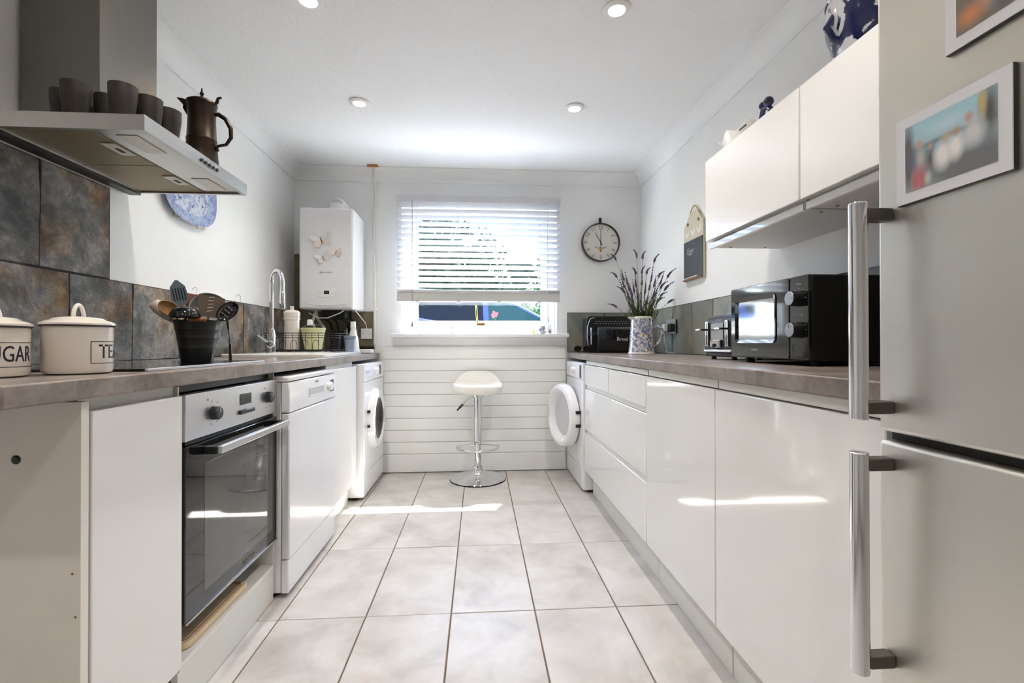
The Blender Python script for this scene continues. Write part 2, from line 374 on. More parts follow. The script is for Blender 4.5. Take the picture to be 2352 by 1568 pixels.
# floor with tiles
fl = struct(Bx(XL-.2, XR+.2, YB-.1, D+.2, -.08, -.003).obj('floor', 'grout', smooth=False))
xs = [-1.020, -.714, -.408, -.102, .204, .510, .816, 1.122]; ys = [D-.012, 3.477, 2.900, 2.323, 1.746, 1.169, .592, .015, -.562, -1.139]
tile_me = {}
for i in range(len(xs)-1):
    for j in range(len(ys)-1):
        w, d = xs[i+1]-xs[i]-.005, ys[j]-ys[j+1]-.004; k = (round(w, 3), round(d, 3))
        if k not in tile_me:
            b = B().box(-w/2, w/2, -d/2, d/2, -.007, 0); bmesh.ops.bevel(b.bm, geom=[e for e in b.bm.edges if all(v.co.z > -.001 for v in e.verts)], offset=.0015, segments=1, affect='EDGES')
            me = b.mesh('tile', False); me.materials.append(MATS['floor_tile']); tile_me[k] = me
        o = bpy.data.objects.new('tile', tile_me[k]); C.objects.link(o); o.parent = fl
        o.location = Vector(((xs[i]+xs[i+1])/2, (ys[j]+ys[j+1])/2, random.uniform(-.0008, .0006)))-fl.location
struct(Bx(XL-.2, XR+.2, YB-.1, D+.2, ZC, ZC+.1).obj('ceiling', 'ceiling', smooth=False))
wl = struct(Bx(XL-.15, XL, YB-.1, D+.2, -.05, ZC).obj('wall_left', 'wall', smooth=False))
wr = struct(Bx(XR, XR+.15, YB-.1, D+.2, -.05, ZC).obj('wall_right', 'wall', smooth=False))
OX0, OX1, OZ0, OZ1 = -.592, .608, 1.03, 2.075
b = B().box(XL, OX0, D, D+.2, -.05, ZC).box(OX1, XR, D, D+.2, -.05, ZC).box(OX0, OX1, D, D+.2, -.05, OZ0).box(OX0, OX1, D, D+.2, OZ1, ZC)
wb = struct(b.obj('wall_back', 'wall', smooth=False))
b = B().box(XL, XR, YB-.1, YB, -.05, ZC)
struct(b.obj('wall_rear', 'wall', smooth=False))
# boarding under the window
zb = [.004, .143, .233, .324, .414, .505, .596, .686, .777, .866, .964]
for i in range(10):
    z0, z1 = zb[i]+.0012, zb[i+1]-.0012
    B().prism([(D-.001, z0), (D-.011, z0), (D-.014, z0+.003), (D-.014, z1-.003), (D-.011, z1), (D-.001, z1)], 'x', -.735, .672).obj('plank', 'plank', wb, smooth=False)
Bx(XL+.002, -.80, D-.0035, D-.0005, .917, 1.23).obj('bare_plaster_shade_patch', 'bare_plaster_shade', wb, label='bare discoloured plaster under the boiler')
Bx(XL+.002, -1.2, D-.003, D-.0005, 1.23, 1.66).obj('bare_plaster_shade_patch', 'bare_plaster_shade', wb)  # bare plaster strip whose colour also holds the corner shade beside the boiler
# cornice
def cove(n=7, r=.085):
    p = [(0, 0), (r, 0), (r, -.008)]
    for k in range(n+1):
        a = PI/2*k/n; p.append((r-(r-.01)*math.sin(a), -.008-(r-.006)*(1-math.cos(a))))
    return p+[(.01, -r-.006), (0, -r-.006)]
cv = cove()
k = 1
for y0, y1 in ((YB, 1.516), (1.784, D)):
    struct(B().prism([(XL+a, ZC+c) for a, c in cv], 'y', y0, y1).obj('trim_%d' % k, 'cornice', ang=30)); k += 1
struct(B().prism([(XR-a, ZC+c) for a, c in cv], 'y', YB, D).obj('trim_%d' % k, 'cornice', ang=30)); k += 1
struct(B().prism([(D-a, ZC+c) for a, c in cv], 'x', XL+.002, XR-.002).obj('trim_%d' % k, 'cornice', ang=30))
# slate splashback pieces
def slate(parent, plane, a0, a1, z0, z1, sgn, mat, amp=.004):
    nx, nz = 7, 7; b = B(); g = .0025; a0 += g; a1 -= g; z0 += g; z1 -= g; fr = []; c0 = {'xl': XL, 'xr': XR, 'yb': D}[plane]
    def P(a, z, h): return (c0+h*sgn, a, z) if plane[0] == 'x' else (a, c0-h, z)
    ph = random.uniform(0, 20)
    V = [[None]*(nz+1) for _ in range(nx+1)]
    for i in range(nx+1):
        for j in range(nz+1):
            e = i in (0, nx) or j in (0, nz); a = a0+(a1-a0)*i/nx; z = z0+(z1-z0)*j/nz
            if e:
                a += random.uniform(-.0014, .0014) if i not in (0, nx) else random.uniform(0, .0018)*(1 if i == 0 else -1)
                z += random.uniform(0, .0018)*(1 if j == 0 else -1) if j in (0, nz) else 0
            h = .0085+amp*(.6*math.sin(ph+5*i/nx+3*j/nz)+random.uniform(-.5, .5)) - (.003 if e else 0)
            V[i][j] = b.bm.verts.new(P(a, z, max(.004, h)))
    for i in range(nx):
        for j in range(nz): b.bm.faces.new((V[i][j], V[i+1][j], V[i+1][j+1], V[i][j+1]))
    rim = [V[i][0] for i in range(nx)]+[V[nx][j] for j in range(nz)]+[V[i][nz] for i in range(nx, 0, -1)]+[V[0][j] for j in range(nz, 0, -1)]
    low = []
    for v in rim:
        q = v.co.copy()
        if plane[0] == 'x': q.x = c0+.0005*sgn
        else: q.y = c0-.0005
        low.append(b.bm.verts.new(q))
    n = len(rim)
    for i in range(n): b.bm.faces.new((rim[i], rim[(i+1) % n], low[(i+1) % n], low[i]))
    return b.obj('slate_tile', mat, parent, ang=50)
ye = [.818, 1.108, 1.408, 1.708, 2.000, 2.299, 2.60, 2.90, 3.20, 3.50, D-.004]
for i in range(len(ye)-1): slate(wl, 'xl', ye[i], ye[i+1], .916, 1.225, 1, 'slate')
for a, c in ((.998, 1.297), (1.297, 1.597), (1.597, 1.885)):
    slate(wl, 'xl', a, c, 1.226, 1.569, 1, 'slate')
Bx(XL+.0004, XL+.0038, .818, D-.004, .916, 1.2255).obj('mortar_bed', 'mortar', wl, smooth=False); Bx(XL+.0004, XL+.0038, .998, 1.885, 1.2256, 1.569).obj('mortar_bed', 'mortar', wl, smooth=False)
Bx(XR-.0038, XR-.0004, .80, D-.004, .916, 1.228).obj('mortar_bed', 'mortar', wr, smooth=False); Bx(.690, XR-.005, D-.0038, D-.0004, .916, 1.226).obj('mortar_bed', 'mortar', wb, smooth=False)
ye = [.80, 1.06, 1.33, 1.60, 1.90, 2.205, 2.507, 2.767, 3.057, 3.36, D-.004]
for i in range(len(ye)-1): slate(wr, 'xr', ye[i], ye[i+1], .916, 1.228, -1, 'slate_smooth', .002)
slate(wb, 'yb', .690, .985, .916, 1.226, 1, 'slate_smooth', .002); slate(wb, 'yb', .985, XR-.012, .916, 1.226, 1, 'slate_smooth', .002)

# window, sill, blind
w1 = struct(thing('window_1', 'white framed window above the boarding', 'window', (0, 3.81, 1.06))); del w1['category']
def ring(b, x0, x1, z0, z1, t, y0, y1):
    return b.box(x0, x0+t, y0, y1, z0, z1).box(x1-t, x1, y0, y1, z0, z1).box(x0+t, x1-t, y0, y1, z0, z0+t).box(x0+t, x1-t, y0, y1, z1-t, z1)
ring(B(), OX0+.001, OX1-.001, 1.061, OZ1-.001, .055, 3.785, 3.85).obj('window_frame', 'pvc', w1, bevel=.004)
ring(B(), -.528, .544, 1.118, 2.018, .046, 3.772, 3.83).obj('sash', 'pvc', w1, bevel=.006)
Bx(-.484, .500, 3.80, 3.806, 1.162, 1.974).obj('pane', 'pane', w1, smooth=False)
Bx(-.66, .69, 3.592, 3.784, 1.031, 1.060).obj('window_sill', 'pvc', w1, bevel=.008, seg=3)
h = B().box(-.02, .045, 3.762, 3.7715, 1.128, 1.146).cyl((-.012, 3.7715, 1.14), (-.012, 3.745, 1.14), .008, seg=12)
h.tube([(-.012, 3.748, 1.14), (-.016, 3.742, 1.18), (-.022, 3.742, 1.25), (-.022, 3.744, 1.285)], [.007, .007, .008, .006], 10)
h.obj('window_handle', 'brass', w1, label='tall brass lever handle')
bl = thing('venetian_blind', 'white slatted venetian blind half lowered over the window', 'blind', (0, 3.64, 1.28))
B().box(-.622, .628, 3.612, 3.674, 2.058, 2.106).obj('headrail', 'slat', bl, bevel=.003)
sw, th = .050, .0028; tilt = math.radians(29)
pts = []
for q in range(7):
    t = -1+2*q/6; pts.append((t*sw/2, .0022*(1-t*t)+th/2))
for q in range(6, -1, -1):
    t = -1+2*q/6; pts.append((t*sw/2, .0022*(1-t*t)-th/2))
rot = [(p[0]*math.cos(tilt)+p[1]*math.sin(tilt), -p[0]*math.sin(tilt)+p[1]*math.cos(tilt)) for p in pts]
sme = B().prism(rot, 'x', -.616, .624).mesh('slat', True, 30); sme.materials.append(MATS['slat'])
for q in range(15):
    o = bpy.data.objects.new('slat', sme); C.objects.link(o); o.parent = bl; o.location = (0, 0, 2.036-.0468*q-1.28)
b = B().prism([(3.625, 1.308), (3.63, 1.302), (3.65, 1.302), (3.655, 1.318), (3.652, 1.372), (3.646, 1.376), (3.640, 1.372)], 'x', -.618, .626)
b.obj('bottom_rail', 'slat_rail', bl, bevel=.002)
for x in (-.463, -.155, .155, .463):
    B().tube([(x, 3.612, 2.06), (x, 3.612, 1.31)], .0012, 6).obj('ladder_cord', 'cord', bl)
    B().box(x-.012, x+.012, 3.618, 3.6305, 1.292, 1.303).obj('cord_clip', 'plastic_white', bl)
for x, zt, zend in ((-.50, 2.06, 1.11), (.525, 2.06, 1.15)):
    cdp = B().tube([(x, 3.604, zt), (x, 3.604, zend+.03)], .0022, 6).obj('pull_cord', 'cord_brown' if x < 0 else 'cord', bl)
    B().lathe([(0, zend+.04), (.004, zend+.04), (.009, zend+.008), (.007, zend), (0, zend)], (x, 3.604, 0), 12).obj('tassel', 'cord_brown' if x < 0 else 'plastic_white', cdp)

# ------------------------------------------------------------------ downlights
dl = None
for i, (x, y) in enumerate(((-.655, 2.65), (.537, 2.63), (-.654, 1.87), (.546, 1.84), (-.65, 1.06), (.545, 1.05), (-.65, .0), (.2, .0))):  # the last pairs are out of view, added to brighten the nearest surfaces
    nm = ['near the boiler over the left worktop', 'near the wall clock over the right worktop', 'above the extractor hood side, cut by the picture edge', 'nearest the wall cupboards', 'added out of view behind the extractor hood', 'added out of view beside the refrigerator', 'added as fill over the left of the room behind the camera', 'added as fill over the middle of the room behind the camera'][i]
    t = thing('ceiling_downlight', 'round white recessed ceiling spotlight '+nm, 'downlight', (x, y, ZC-.012), 'recessed ceiling spotlights')
    B().lathe([(.030, ZC-.001), (.052, ZC-.001), (.054, ZC-.006), (.046, ZC-.010), (.034, ZC-.011), (.031, ZC-.006), (.030, ZC-.001)], (x, y, 0), 36).obj('bezel', 'plastic_white', t)
    if 'lamp_glow' not in MATS: M('lamp_glow', (255, 226, 176), .3, emit=14, var=.01)
    B().lathe([(0, ZC-.007), (.024, ZC-.007), (.030, ZC-.0015), (0, ZC-.0012)], (x, y, 0), 28).obj('bulb', 'lamp_glow', t)
    d = bpy.data.lights.new('spot', 'SPOT'); d.energy = 8.5; d.color = (1, .945, .875); d.spot_size = math.radians(125); d.spot_blend = 1; d.shadow_soft_size = .03
    o = bpy.data.objects.new('spot', d); C.objects.link(o); o.parent = t; o.location = (0, 0, -.012)

# ------------------------------------------------------------------ left run: worktop, cabinets, appliances
WT, WB = .915, .875
tag(Bx(XL+.011, -.755, .807, D-.004, WB, WT).obj('worktop', 'worktop', bevel=.004), 'brown grey stone-effect worktop with hob and sink, left side of the room', 'worktop')
tag(Bx(.685, XR-.011, .712, D-.016, WB, WT).obj('worktop', 'worktop', bevel=.004), 'brown grey stone-effect worktop with microwave and bread bin, right side', 'worktop')

t = thing('base_cabinet', 'narrow gloss white base cabinet with bare end panel nearest the camera', 'cabinet', (-1.08, 1.15, 0))
Bx(-1.37, -.80, 1.006, 1.303, .15, .872).obj('body', 'carcass', t, smooth=False)
Bx(-1.375, -.777, .986, 1.005, .0, .868).obj('end_panel', 'end_panel', t, bevel=.001)
Bx(-.797, -.775, 1.010, 1.301, .135, .846).obj('door', 'gloss_white', t, bevel=.0025)
Bx(-.815, -.801, 1.006, 1.302, .848, .870).obj('handle_rail', 'carcass', t)
Bx(-.86, -.83, 1.006, 1.303, 0, .149).obj('plinth', 'plinth', t)
B().lathe([(0, -.0035), (.006, -.003), (.009, 0), (0, 0)], (-.896, .9858, .757), 16, 'y').obj('screw_cap', 'steel_dark', t)
B().lathe([(0, -.001), (.002, -.001), (.002, 0), (0, 0)], (-.792, .9858, .533), 10, 'y').obj('dowel_hole', 'wood_dark', t)
B().lathe([(0, -.001), (.002, -.001), (.002, 0), (0, 0)], (-.786, .9858, .449), 10, 'y').obj('dowel_hole', 'wood_dark', t)

t = thing('oven_housing', 'white open oven housing with low shelf and plinth below the oven', 'cabinet', (-1.08, 1.6, 0))
Bx(-1.37, -.79, 1.305, 1.311, .135, .868).obj('side_panel', 'carcass', t, smooth=False)
Bx(-1.37, -.79, 1.885, 1.890, .02, .868).obj('side_panel', 'carcass', t, smooth=False)
Bx(-1.37, -.788, 1.312, 1.884, .118, .136).obj('shelf', 'carcass', t, bevel=.001)
Bx(-.806, -.788, 1.305, 1.884, .001, .117).obj('plinth', 'plinth', t, bevel=.001)
Bx(-1.37, -1.36, 1.312, 1.884, .137, .868).obj('back_panel', 'carcass', t, smooth=False)
Bx(-.815, -.81, 1.312, 1.884, .850, .868).obj('top_rail', 'steel_dark', t, smooth=False)
cb = B().prism(rrect(-.855, 1.545, .11, .36, .03), 'z', .138, .156).obj('chopping_board', 'wood_pale', bevel=.004)
tag(cb, 'pale wooden chopping board with dark groove on the shelf under the oven', 'chopping board')
gp = rrect(-.855, 1.545, .078, .325, .02)
B().tube([(x, y, .1555) for x, y in gp], .002, 6, closed=True).obj('groove', 'wood_dark', cb)

t = thing('built_in_oven', 'built-in electric oven with steel panel and black glass door', 'oven', (-1.07, 1.598, .23))
Bx(-1.33, -.806, 1.33, 1.866, .245, .835).obj('casing', 'steel_dark', t, smooth=False)
pan = Bx(-.805, -.775, 1.313, 1.883, .721, .846).obj('control_panel', 'steel_satin', t, bevel=.002)
def knob(y, z, r):
    k = B().lathe([(0, .020), (r*.82, .020), (r, .016), (r, .002), (r*1.06, 0), (0, 0)], (-.7748, y, z), 28, 'x').obj('knob', 'charcoal_metal', t)
    B().box(-.7552, -.7542, y-.0012, y+.0012, z+.002, z+r*.8).obj('pointer', 'ink_white', k)
knob(1.446, .780, .0195); knob(1.80, .787, .0195)
Bx(-.7752, -.7735, 1.60, 1.676, .782, .818).obj('display', 'display_black', pan, bevel=.001)
Bx(-.7752, -.767, 1.594, 1.69, .752, .766).obj('button_strip', 'charcoal_metal', pan, bevel=.003)
for y in (1.445, 1.802):
    B().lathe([(0, .0018), (.0025, .0015), (.003, 0), (0, 0)], (-.775, y-.028, .822), 10, 'x').obj('indicator', 'rose', pan)
    for a in range(7):
        an = -PI/3+a*PI/3.6+PI/2+.4; yy, zz = y+.034*math.cos(an), .782+.034*math.sin(an)
        Bx(-.7751, -.7746, yy-.004, yy+.004, zz-.0012, zz+.0012).obj('dial_mark', 'ink_grey', pan, smooth=False)
dr = Bx(-.803, -.775, 1.313, 1.883, .236, .706).obj('door', 'oven_glass', t, bevel=.003)
Bx(-.7752, -.7745, 1.402, 1.842, .285, .645).obj('window_glass', 'oven_window', dr, smooth=False)
Bx(-.802, -.786, 1.33, 1.866, .7075, .7195).obj('vent_gap', 'black_matt', t, smooth=False)
Bx(-.7745, -.7715, 1.314, 1.882, .236, .241).obj('trim_strip', 'steel', dr, smooth=False)
hd = Bx(-.738, -.722, 1.395, 1.872, .672, .694).obj('handle', 'steel_satin', t, bevel=.003)
for y in (1.395, 1.852): Bx(-.7745, -.7385, y, y+.02, .670, .692).obj('handle_bracket', 'black_satin', hd, bevel=.002)
text('maker_mark', 'ZANUSSI', .020, 'ink_grey', dr, (-.7744, 1.66, .262), (0, 1, 0), (0, 0, 1))

t = thing('dishwasher', 'white freestanding dishwasher between oven and white cupboard door', 'dishwasher', (-1.04, 2.19, 0))
Bx(-1.33, -.765, 1.897, 2.485, .018, .833).obj('body', 'appliance', t, bevel=.004)
Bx(-1.33, -.735, 1.893, 2.488, .835, .856).obj('top_panel', 'appliance', t, bevel=.006)
dd = Bx(-.763, -.731, 1.893, 2.488, .148, .712).obj('door', 'appliance', t, bevel=.006)
cp = B().prism([(-.763, .715), (-.731, .715), (-.731, .80), (-.736, .832), (-.763, .832)], 'y', 1.893, 2.488).obj('control_panel', 'appliance', t, bevel=.004)
Bx(-.763, -.735, 1.893, 2.488, .018, .145).obj('kick_panel', 'appliance', t, bevel=.004)
Bx(-.7312, -.7295, 2.10, 2.30, .752, .792).obj('handle_recess', 'appliance_grey', cp, bevel=.0008)
Bx(-.7312, -.7290, 2.11, 2.29, .752, .759).obj('recess_lip', 'appliance', cp, bevel=.0008)
B().lathe([(0, .022), (.017, .021), (.021, .017), (.022, 0), (0, 0)], (-.7305, 2.36, .778), 28, 'x').obj('program_dial', 'appliance', t)
Bx(-.7312, -.7295, 2.395, 2.445, .748, .806).obj('display', 'charcoal_metal', cp, bevel=.0008)
text('maker_mark', 'beko', .018, 'ink_grey', cp, (-.7299, 2.20, .815), (0, 1, 0), (0, 0, 1))
for y in (1.93, 2.45):
    B().lathe([(0, 0), (.018, 0), (.015, .018), (0, .018)], (-.80, y, 0), 14).obj('foot', 'rubber', t)

t = thing('base_cabinet', 'gloss white base cabinet between dishwasher and washing machine', 'cabinet', (-1.07, 2.75, 0))
Bx(-1.37, -.785, 2.496, 3.00, .15, .872).obj('body', 'carcass', t, smooth=False)
Bx(-.782, -.757, 2.499, 2.995, .135, .848).obj('door', 'gloss_white', t, bevel=.0025)
Bx(-.80, -.786, 2.498, 2.999, .850, .870).obj('handle_rail', 'carcass', t)
Bx(-.83, -.81, 2.496, 3.00, 0, .149).obj('plinth', 'plinth', t)

def washer_like(name, label, cat, sgn, xf, y0, y1, opened):
    t = thing(name, label, cat, (xf-sgn*.28, (y0+y1)/2, 0)); mir = lambda d: xf-sgn*d   # d>0 goes into the machine
    X = lambda a, b: (min(mir(a), mir(b)), max(mir(a), mir(b)))
    Bx(*X(.006, .56), y0, y1, .018, .855).obj('body', 'appliance', t, bevel=.006)
    cp = Bx(*X(-.004, .02), y0+.001, y1-.001, .742, .853).obj('control_panel', 'appliance', t, bevel=.004)
    fp = Bx(*X(-.002, .02), y0+.001, y1-.001, .150, .739).obj('front_panel', 'appliance', t, bevel=.004)
    kp = Bx(*X(-.002, .02), y0+.001, y1-.001, .020, .147).obj('kick_panel', 'appliance', t, bevel=.003)
    yc, zc = (y0+y1)/2, .475
    df = lambda d: (d if sgn < 0 else -d)
    if not opened:
        Bx(*X(-.006, -.003), y0+.03, y0+.20, .765, .815).obj('detergent_drawer', 'appliance', cp, bevel=.003)
        Bx(*X(-.0075, -.0055), y0+.05, y0+.15, .792, .811).obj('drawer_grip', 'appliance_grey', cp, bevel=.001)
        Bx(*X(-.006, -.003), y1-.15, y1-.09, .765, .832).obj('display', 'display_black', cp, bevel=.001)
        B().lathe([(0, .03), (.019, .029), (.023, .024), (.024, 0), (0, 0)], (xf+.004, y0+.30, .80), 28, 'x').obj('program_dial', 'appliance', t)
        dr = B().lathe([(.128, .002), (.140, .030), (.160, .040), (.192, .036), (.205, .020), (.207, .0)], (xf+.002, yc, zc), 48, 'x').obj('door', 'appliance', t)
        B().lathe([(0, .010), (.06, .014), (.105, .024), (.126, .030), (.1395, .031)], (xf+.002, yc, zc), 40, 'x').obj('porthole_glass', 'car_glass', dr)
        for z in (.45, .545): Bx(xf+.004, xf+.020, yc-.214, yc-.196, z-.008, z+.008).obj('hinge_clip', 'rubber', dr, bevel=.001)
        B().prism([(yc+.14, zc+.05), (yc+.185, zc+.06), (yc+.185, zc-.06), (yc+.14, zc-.05)], 'x', xf+.03, xf+.042).obj('door_grip', 'door_grey', dr, bevel=.002)
    else:
        Bx(*X(-.006, -.003), y1-.13, y1-.06, .768, .815).obj('water_drawer', 'appliance_grey', cp, bevel=.002)
        Bx(*X(-.006, -.003), y0+.035, y0+.085, .752, .838).obj('display', 'display_black', cp, bevel=.001)
        B().lathe([(0, -.028), (.017, -.027), (.021, -.022), (.022, 0), (0, 0)], (xf-.004, y0+.245, .80), 28, 'x').obj('program_dial', 'appliance', t)
        B().lathe([(.175, -.004), (.20, -.004), (.20, -.001), (.175, -.001)], (xf, yc, zc), 40, 'x').obj('door_seal', 'appliance_grey', fp)
        vent = Bx(xf-.0035, xf-.0015, y0+.05, y0+.19, .035, .215).obj('vent_panel', 'appliance', kp, smooth=False)
        for r in range(9):
            for c in range(5):
                Bx(xf-.0042, xf-.0034, y0+.058+c*.026, y0+.058+c*.026+.018, .045+r*.018, .045+r*.018+.006).obj('vent_slot', 'appliance_grey', vent, smooth=False)
        ph = math.radians(13.9); hx, hy = xf-.015, y0+.062
        m = Matrix.Translation((hx, hy, zc)) @ Matrix.Rotation(ph, 4, 'Z')
        dr = B().lathe([(0, -.010), (.14, -.012), (.152, -.024), (.165, -.045), (.19, -.055), (.214, -.048), (.222, -.030), (.222, .008), (.21, .014), (0, .014)], (0, .225, 0), 56, 'x').xf(m).obj('door', 'appliance', t)
        B().lathe([(0, -.0135), (.12, -.0135), (.142, -.0155), (.144, -.012), (0, -.011)], (0, .225, 0), 40, 'x').xf(m).obj('door_dish', 'door_grey', dr)
        B().prism([(.40, .06), (.43, .05), (.43, -.05), (.40, -.06)], 'x', -.054, -.047).xf(m).obj('door_grip', 'appliance_grey', dr, bevel=.002)
        for z in (-.045, .045): Bx(-.02, .016, -.006, .010, z-.01, z+.01).xf(m).obj('hinge_clip', 'rubber', dr, bevel=.001)
    for y in (y0+.05, y1-.05): B().lathe([(0, 0), (.022, 0), (.019, .018), (0, .018)], (mir(.06), y, 0), 14).obj('foot', 'rubber', t)
    return t
washer_like('washing_machine', 'white front-loading washing machine below the boiler', 'washing machine', 1, -.722, 3.03, 3.63, False)
washer_like('tumble_dryer', 'white tumble dryer with its round door ajar beside the drawers', 'tumble dryer', -1, .682, 3.082, 3.655, True)

# ------------------------------------------------------------------ right run
t = thing('drawer_cabinet', 'gloss white drawer cabinet beside the tumble dryer', 'cabinet', (1.0, 2.51, 0))
Bx(.722, 1.26, 1.932, 3.072, .15, .872).obj('body', 'carcass', t, smooth=False)
for (y0, y1, z0, z1) in ((1.933, 2.505, .715, .846), (2.511, 3.070, .715, .846), (1.933, 3.070, .425, .690), (1.933, 3.070, .150, .402)):
    Bx(.692, .716, y0, y1, z0, z1).obj('drawer_front', 'gloss_white', t, bevel=.003)
for z0, z1 in ((.850, .870), (.692, .713), (.404, .423)): Bx(.702, .7205, 1.934, 3.069, z0-.001, z1+.001).obj('handle_rail', 'carcass', t)
Bx(.745, .762, 1.932, 3.072, .001, .148).obj('plinth', 'plinth', t)
for i, (y0, y1) in enumerate(((1.356, 1.929), (.765, 1.352))):
    t = thing('base_cabinet', ['gloss white base cabinet beside the drawers on the right', 'gloss white base cabinet next to the steel refrigerator'][i], 'cabinet', (1.0, (y0+y1)/2, 0))
    Bx(.722, 1.26, y0+.001, y1-.001, .15, .872).obj('body', 'carcass', t, smooth=False)
    Bx(.692, .716, y0, y1, .150, .846).obj('door', 'gloss_white', t, bevel=.003)
    Bx(.704, .7205, y0+.001, y1-.001, .849, .8725).obj('handle_rail', 'carcass', t)
    Bx(.745, .762, y0+.001, y1-.001, .001, .148).obj('plinth', 'plinth', t)

# wall cupboards
for i, (y0, y1) in enumerate(((1.358, 1.945), (.762, 1.352))):
    t = thing('wall_cabinet', ['gloss white wall cupboard nearest the window', 'gloss white wall cupboard next to the refrigerator'][i], 'wall cabinet', (1.11, (y0+y1)/2, 1.385))
    Bx(.985, XR-.001, y0+.004, y1-.004, 1.385, 1.745).obj('body', 'carcass', t, smooth=False)
    Bx(.957, .980, y0, y1, 1.410, 1.750).obj('door', 'gloss_white', t, bevel=.0025)
    Bx(.972, .984, y0+.004, y1-.004, 1.380, 1.402).obj('handle_rail', 'gloss_white', t, bevel=.001)
    for y in (y0+.03, y1-.03):
        for x in (1.05, 1.2): B().lathe([(0, 1.3835), (.006, 1.3838), (.006, 1.3848), (0, 1.3848)], (x, y, 0), 12).obj('screw_cap', 'wood_dark', t)

# refrigerator
t = thing('fridge_freezer', 'tall brushed steel fridge freezer with two bar handles', 'refrigerator', (.95, .40, 0))
Bx(.682, 1.26, .105, .697, .03, 1.86).obj('body', 'steel_dark', t, bevel=.003)
du = Bx(.62, .679, .10, .698, .846, 1.86).obj('upper_door', 'steel_fridge', t, bevel=.006, seg=3)
dlw = Bx(.62, .679, .10, .698, .05, .832).obj('lower_door', 'steel_fridge', t, bevel=.006, seg=3)
Bx(.640, .678, .11, .695, .8325, .8455).obj('door_gap_seal', 'rubber', t, smooth=False)
for par, z0, z1 in ((du, .866, 1.192), (dlw, .487, .817)):
    hb = B().cyl((.571, .678, z0), (.571, .678, z1), .0125, seg=28).obj('handle', 'handle_bar', par, bevel=.0015)
    for z in (z0+.018, z1-.018): Bx(.580, .6195, .668, .688, z-.0095, z+.0095).obj('handle_mount', 'handle_mount', par, bevel=.002)
B().lathe([(0, -.001), (.018, -.001), (.018, 0), (0, 0)], (0, 0, 0), 8) if False else None
for y in (.15, .65): B().lathe([(0, 0), (.02, 0), (.02, .03), (0, .03)], (.72, y, 0), 14).obj('foot', 'rubber', t)
def magnet_photo(label, y0, y1, z0, z1, pic, m, ang):
    r = thing('photo_magnet', label, 'photo frame', (.6196, (y0+y1)/2, z0), 'framed snapshots on the refrigerator door')
    xf = Matrix.Translation((0, (y0+y1)/2, (z0+z1)/2)) @ Matrix.Rotation(ang, 4, 'X') @ Matrix.Translation((0, -(y0+y1)/2, -(z0+z1)/2))
    Bx(.6145, .6192, y0, y1, z0, z1).xf(xf).obj('backing', 'black_satin', r)
    Bx(.6125, .6143, y0+.0006, y1-.0006, z0+.0006, z1-.0006).xf(xf).obj('mount', 'frame_white', r)
    b = B(); q = [b.bm.verts.new(p) for p in ((.6121, y1-m, z0+m), (.6121, y0+m, z0+m), (.6121, y0+m, z1-m), (.6121, y1-m, z1-m))]
    f = b.bm.faces.new(q); uv = b.bm.loops.layers.uv.new('uv')
    for lp, c in zip(f.loops, ((0, 0), (1, 0), (1, 1), (0, 1))): lp[uv].uv = c
    b.xf(xf); off = ROOT[r.name]; b.xf(Matrix.Translation(-off)); me = bpy.data.meshes.new('print'); b.bm.to_mesh(me); b.bm.free()
    me.materials.append(MATS[pic]); o = bpy.data.objects.new('print', me); C.objects.link(o); o.parent = r; o['label'] = 'blurred colour snapshot'
magnet_photo('framed snapshot of five people by water, on the steel door', .503, .656, 1.180, 1.304, 'print_group', .0155, 0)
magnet_photo('upper framed snapshot in warm colours, cut by the picture corner', .427, .582, 1.357, 1.48, 'print_party', .0155, 0)

# ------------------------------------------------------------------ extractor hood and what stands on it
t = thing('extractor_hood', 'brushed steel chimney extractor hood with flat canopy', 'extractor hood', (-1.16, 1.68, 1.578))
y0, y1 = 1.388, 1.973
B().box(-1.376, -.930, y0, y1, 1.590, 1.622).box(-1.376, -.930, y0, y0+.012, 1.578, 1.590).box(-1.376, -.930, y1-.012, y1, 1.578, 1.590).box(-.945, -.930, y0+.012, y1-.012, 1.578, 1.590).box(-1.376, -1.335, y0+.012, y1-.012, 1.578, 1.590).obj('canopy', 'steel', t)
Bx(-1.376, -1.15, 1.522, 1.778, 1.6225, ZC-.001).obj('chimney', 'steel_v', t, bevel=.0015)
for a, c in ((y0+.016, 1.678), (1.682, y1-.016)):
    fp = Bx(-1.325, -1.085, a, c, 1.5835, 1.5895).obj('grease_filter', 'filter_mesh', t, bevel=.001)
    Bx(-1.13, -1.088, (a+c)/2-.045, (a+c)/2+.045, 1.5800, 1.5833).obj('filter_latch', 'hood_light', fp, bevel=.001)
    Bx(-1.112, -1.100, (a+c)/2-.012, (a+c)/2+.02, 1.5790, 1.5799).obj('latch_slot', 'black_matt', fp, smooth=False)
Bx(-1.376, -1.334, y0+.001, y1-.001, 1.5705, 1.5778).obj('rear_flange', 'black_satin', t, smooth=False)
Bx(-1.33, -1.326, y0+.014, y1-.014, 1.579, 1.588).obj('filter_trim', 'steel_satin', t, smooth=False)
Bx(-1.080, -.948, y0+.014, y1-.014, 1.5845, 1.5895).obj('light_strip', 'steel', t, smooth=False)
for a in (1.44, 1.80): Bx(-1.045, -.985, a, a+.13, 1.5825, 1.5843).obj('lamp_cover', 'hood_light', t, bevel=.001)
for i in range(5): B().lathe([(0, .006), (.0055, .005), (.0065, 0), (0, 0)], (-.9298, 1.66+.023*i, 1.600), 14, 'x').obj('button', 'charcoal_metal', t)
cupl = ['leftmost brown stoneware beaker on the hood, half behind another', 'brown stoneware beaker second from left, against the hood chimney', 'small brown beaker standing just before the chimney corner', 'tallest looking brown beaker at the front end of the hood', 'brown beaker second from right on the hood edge', 'rightmost brown beaker on the hood, closest to the copper jug']
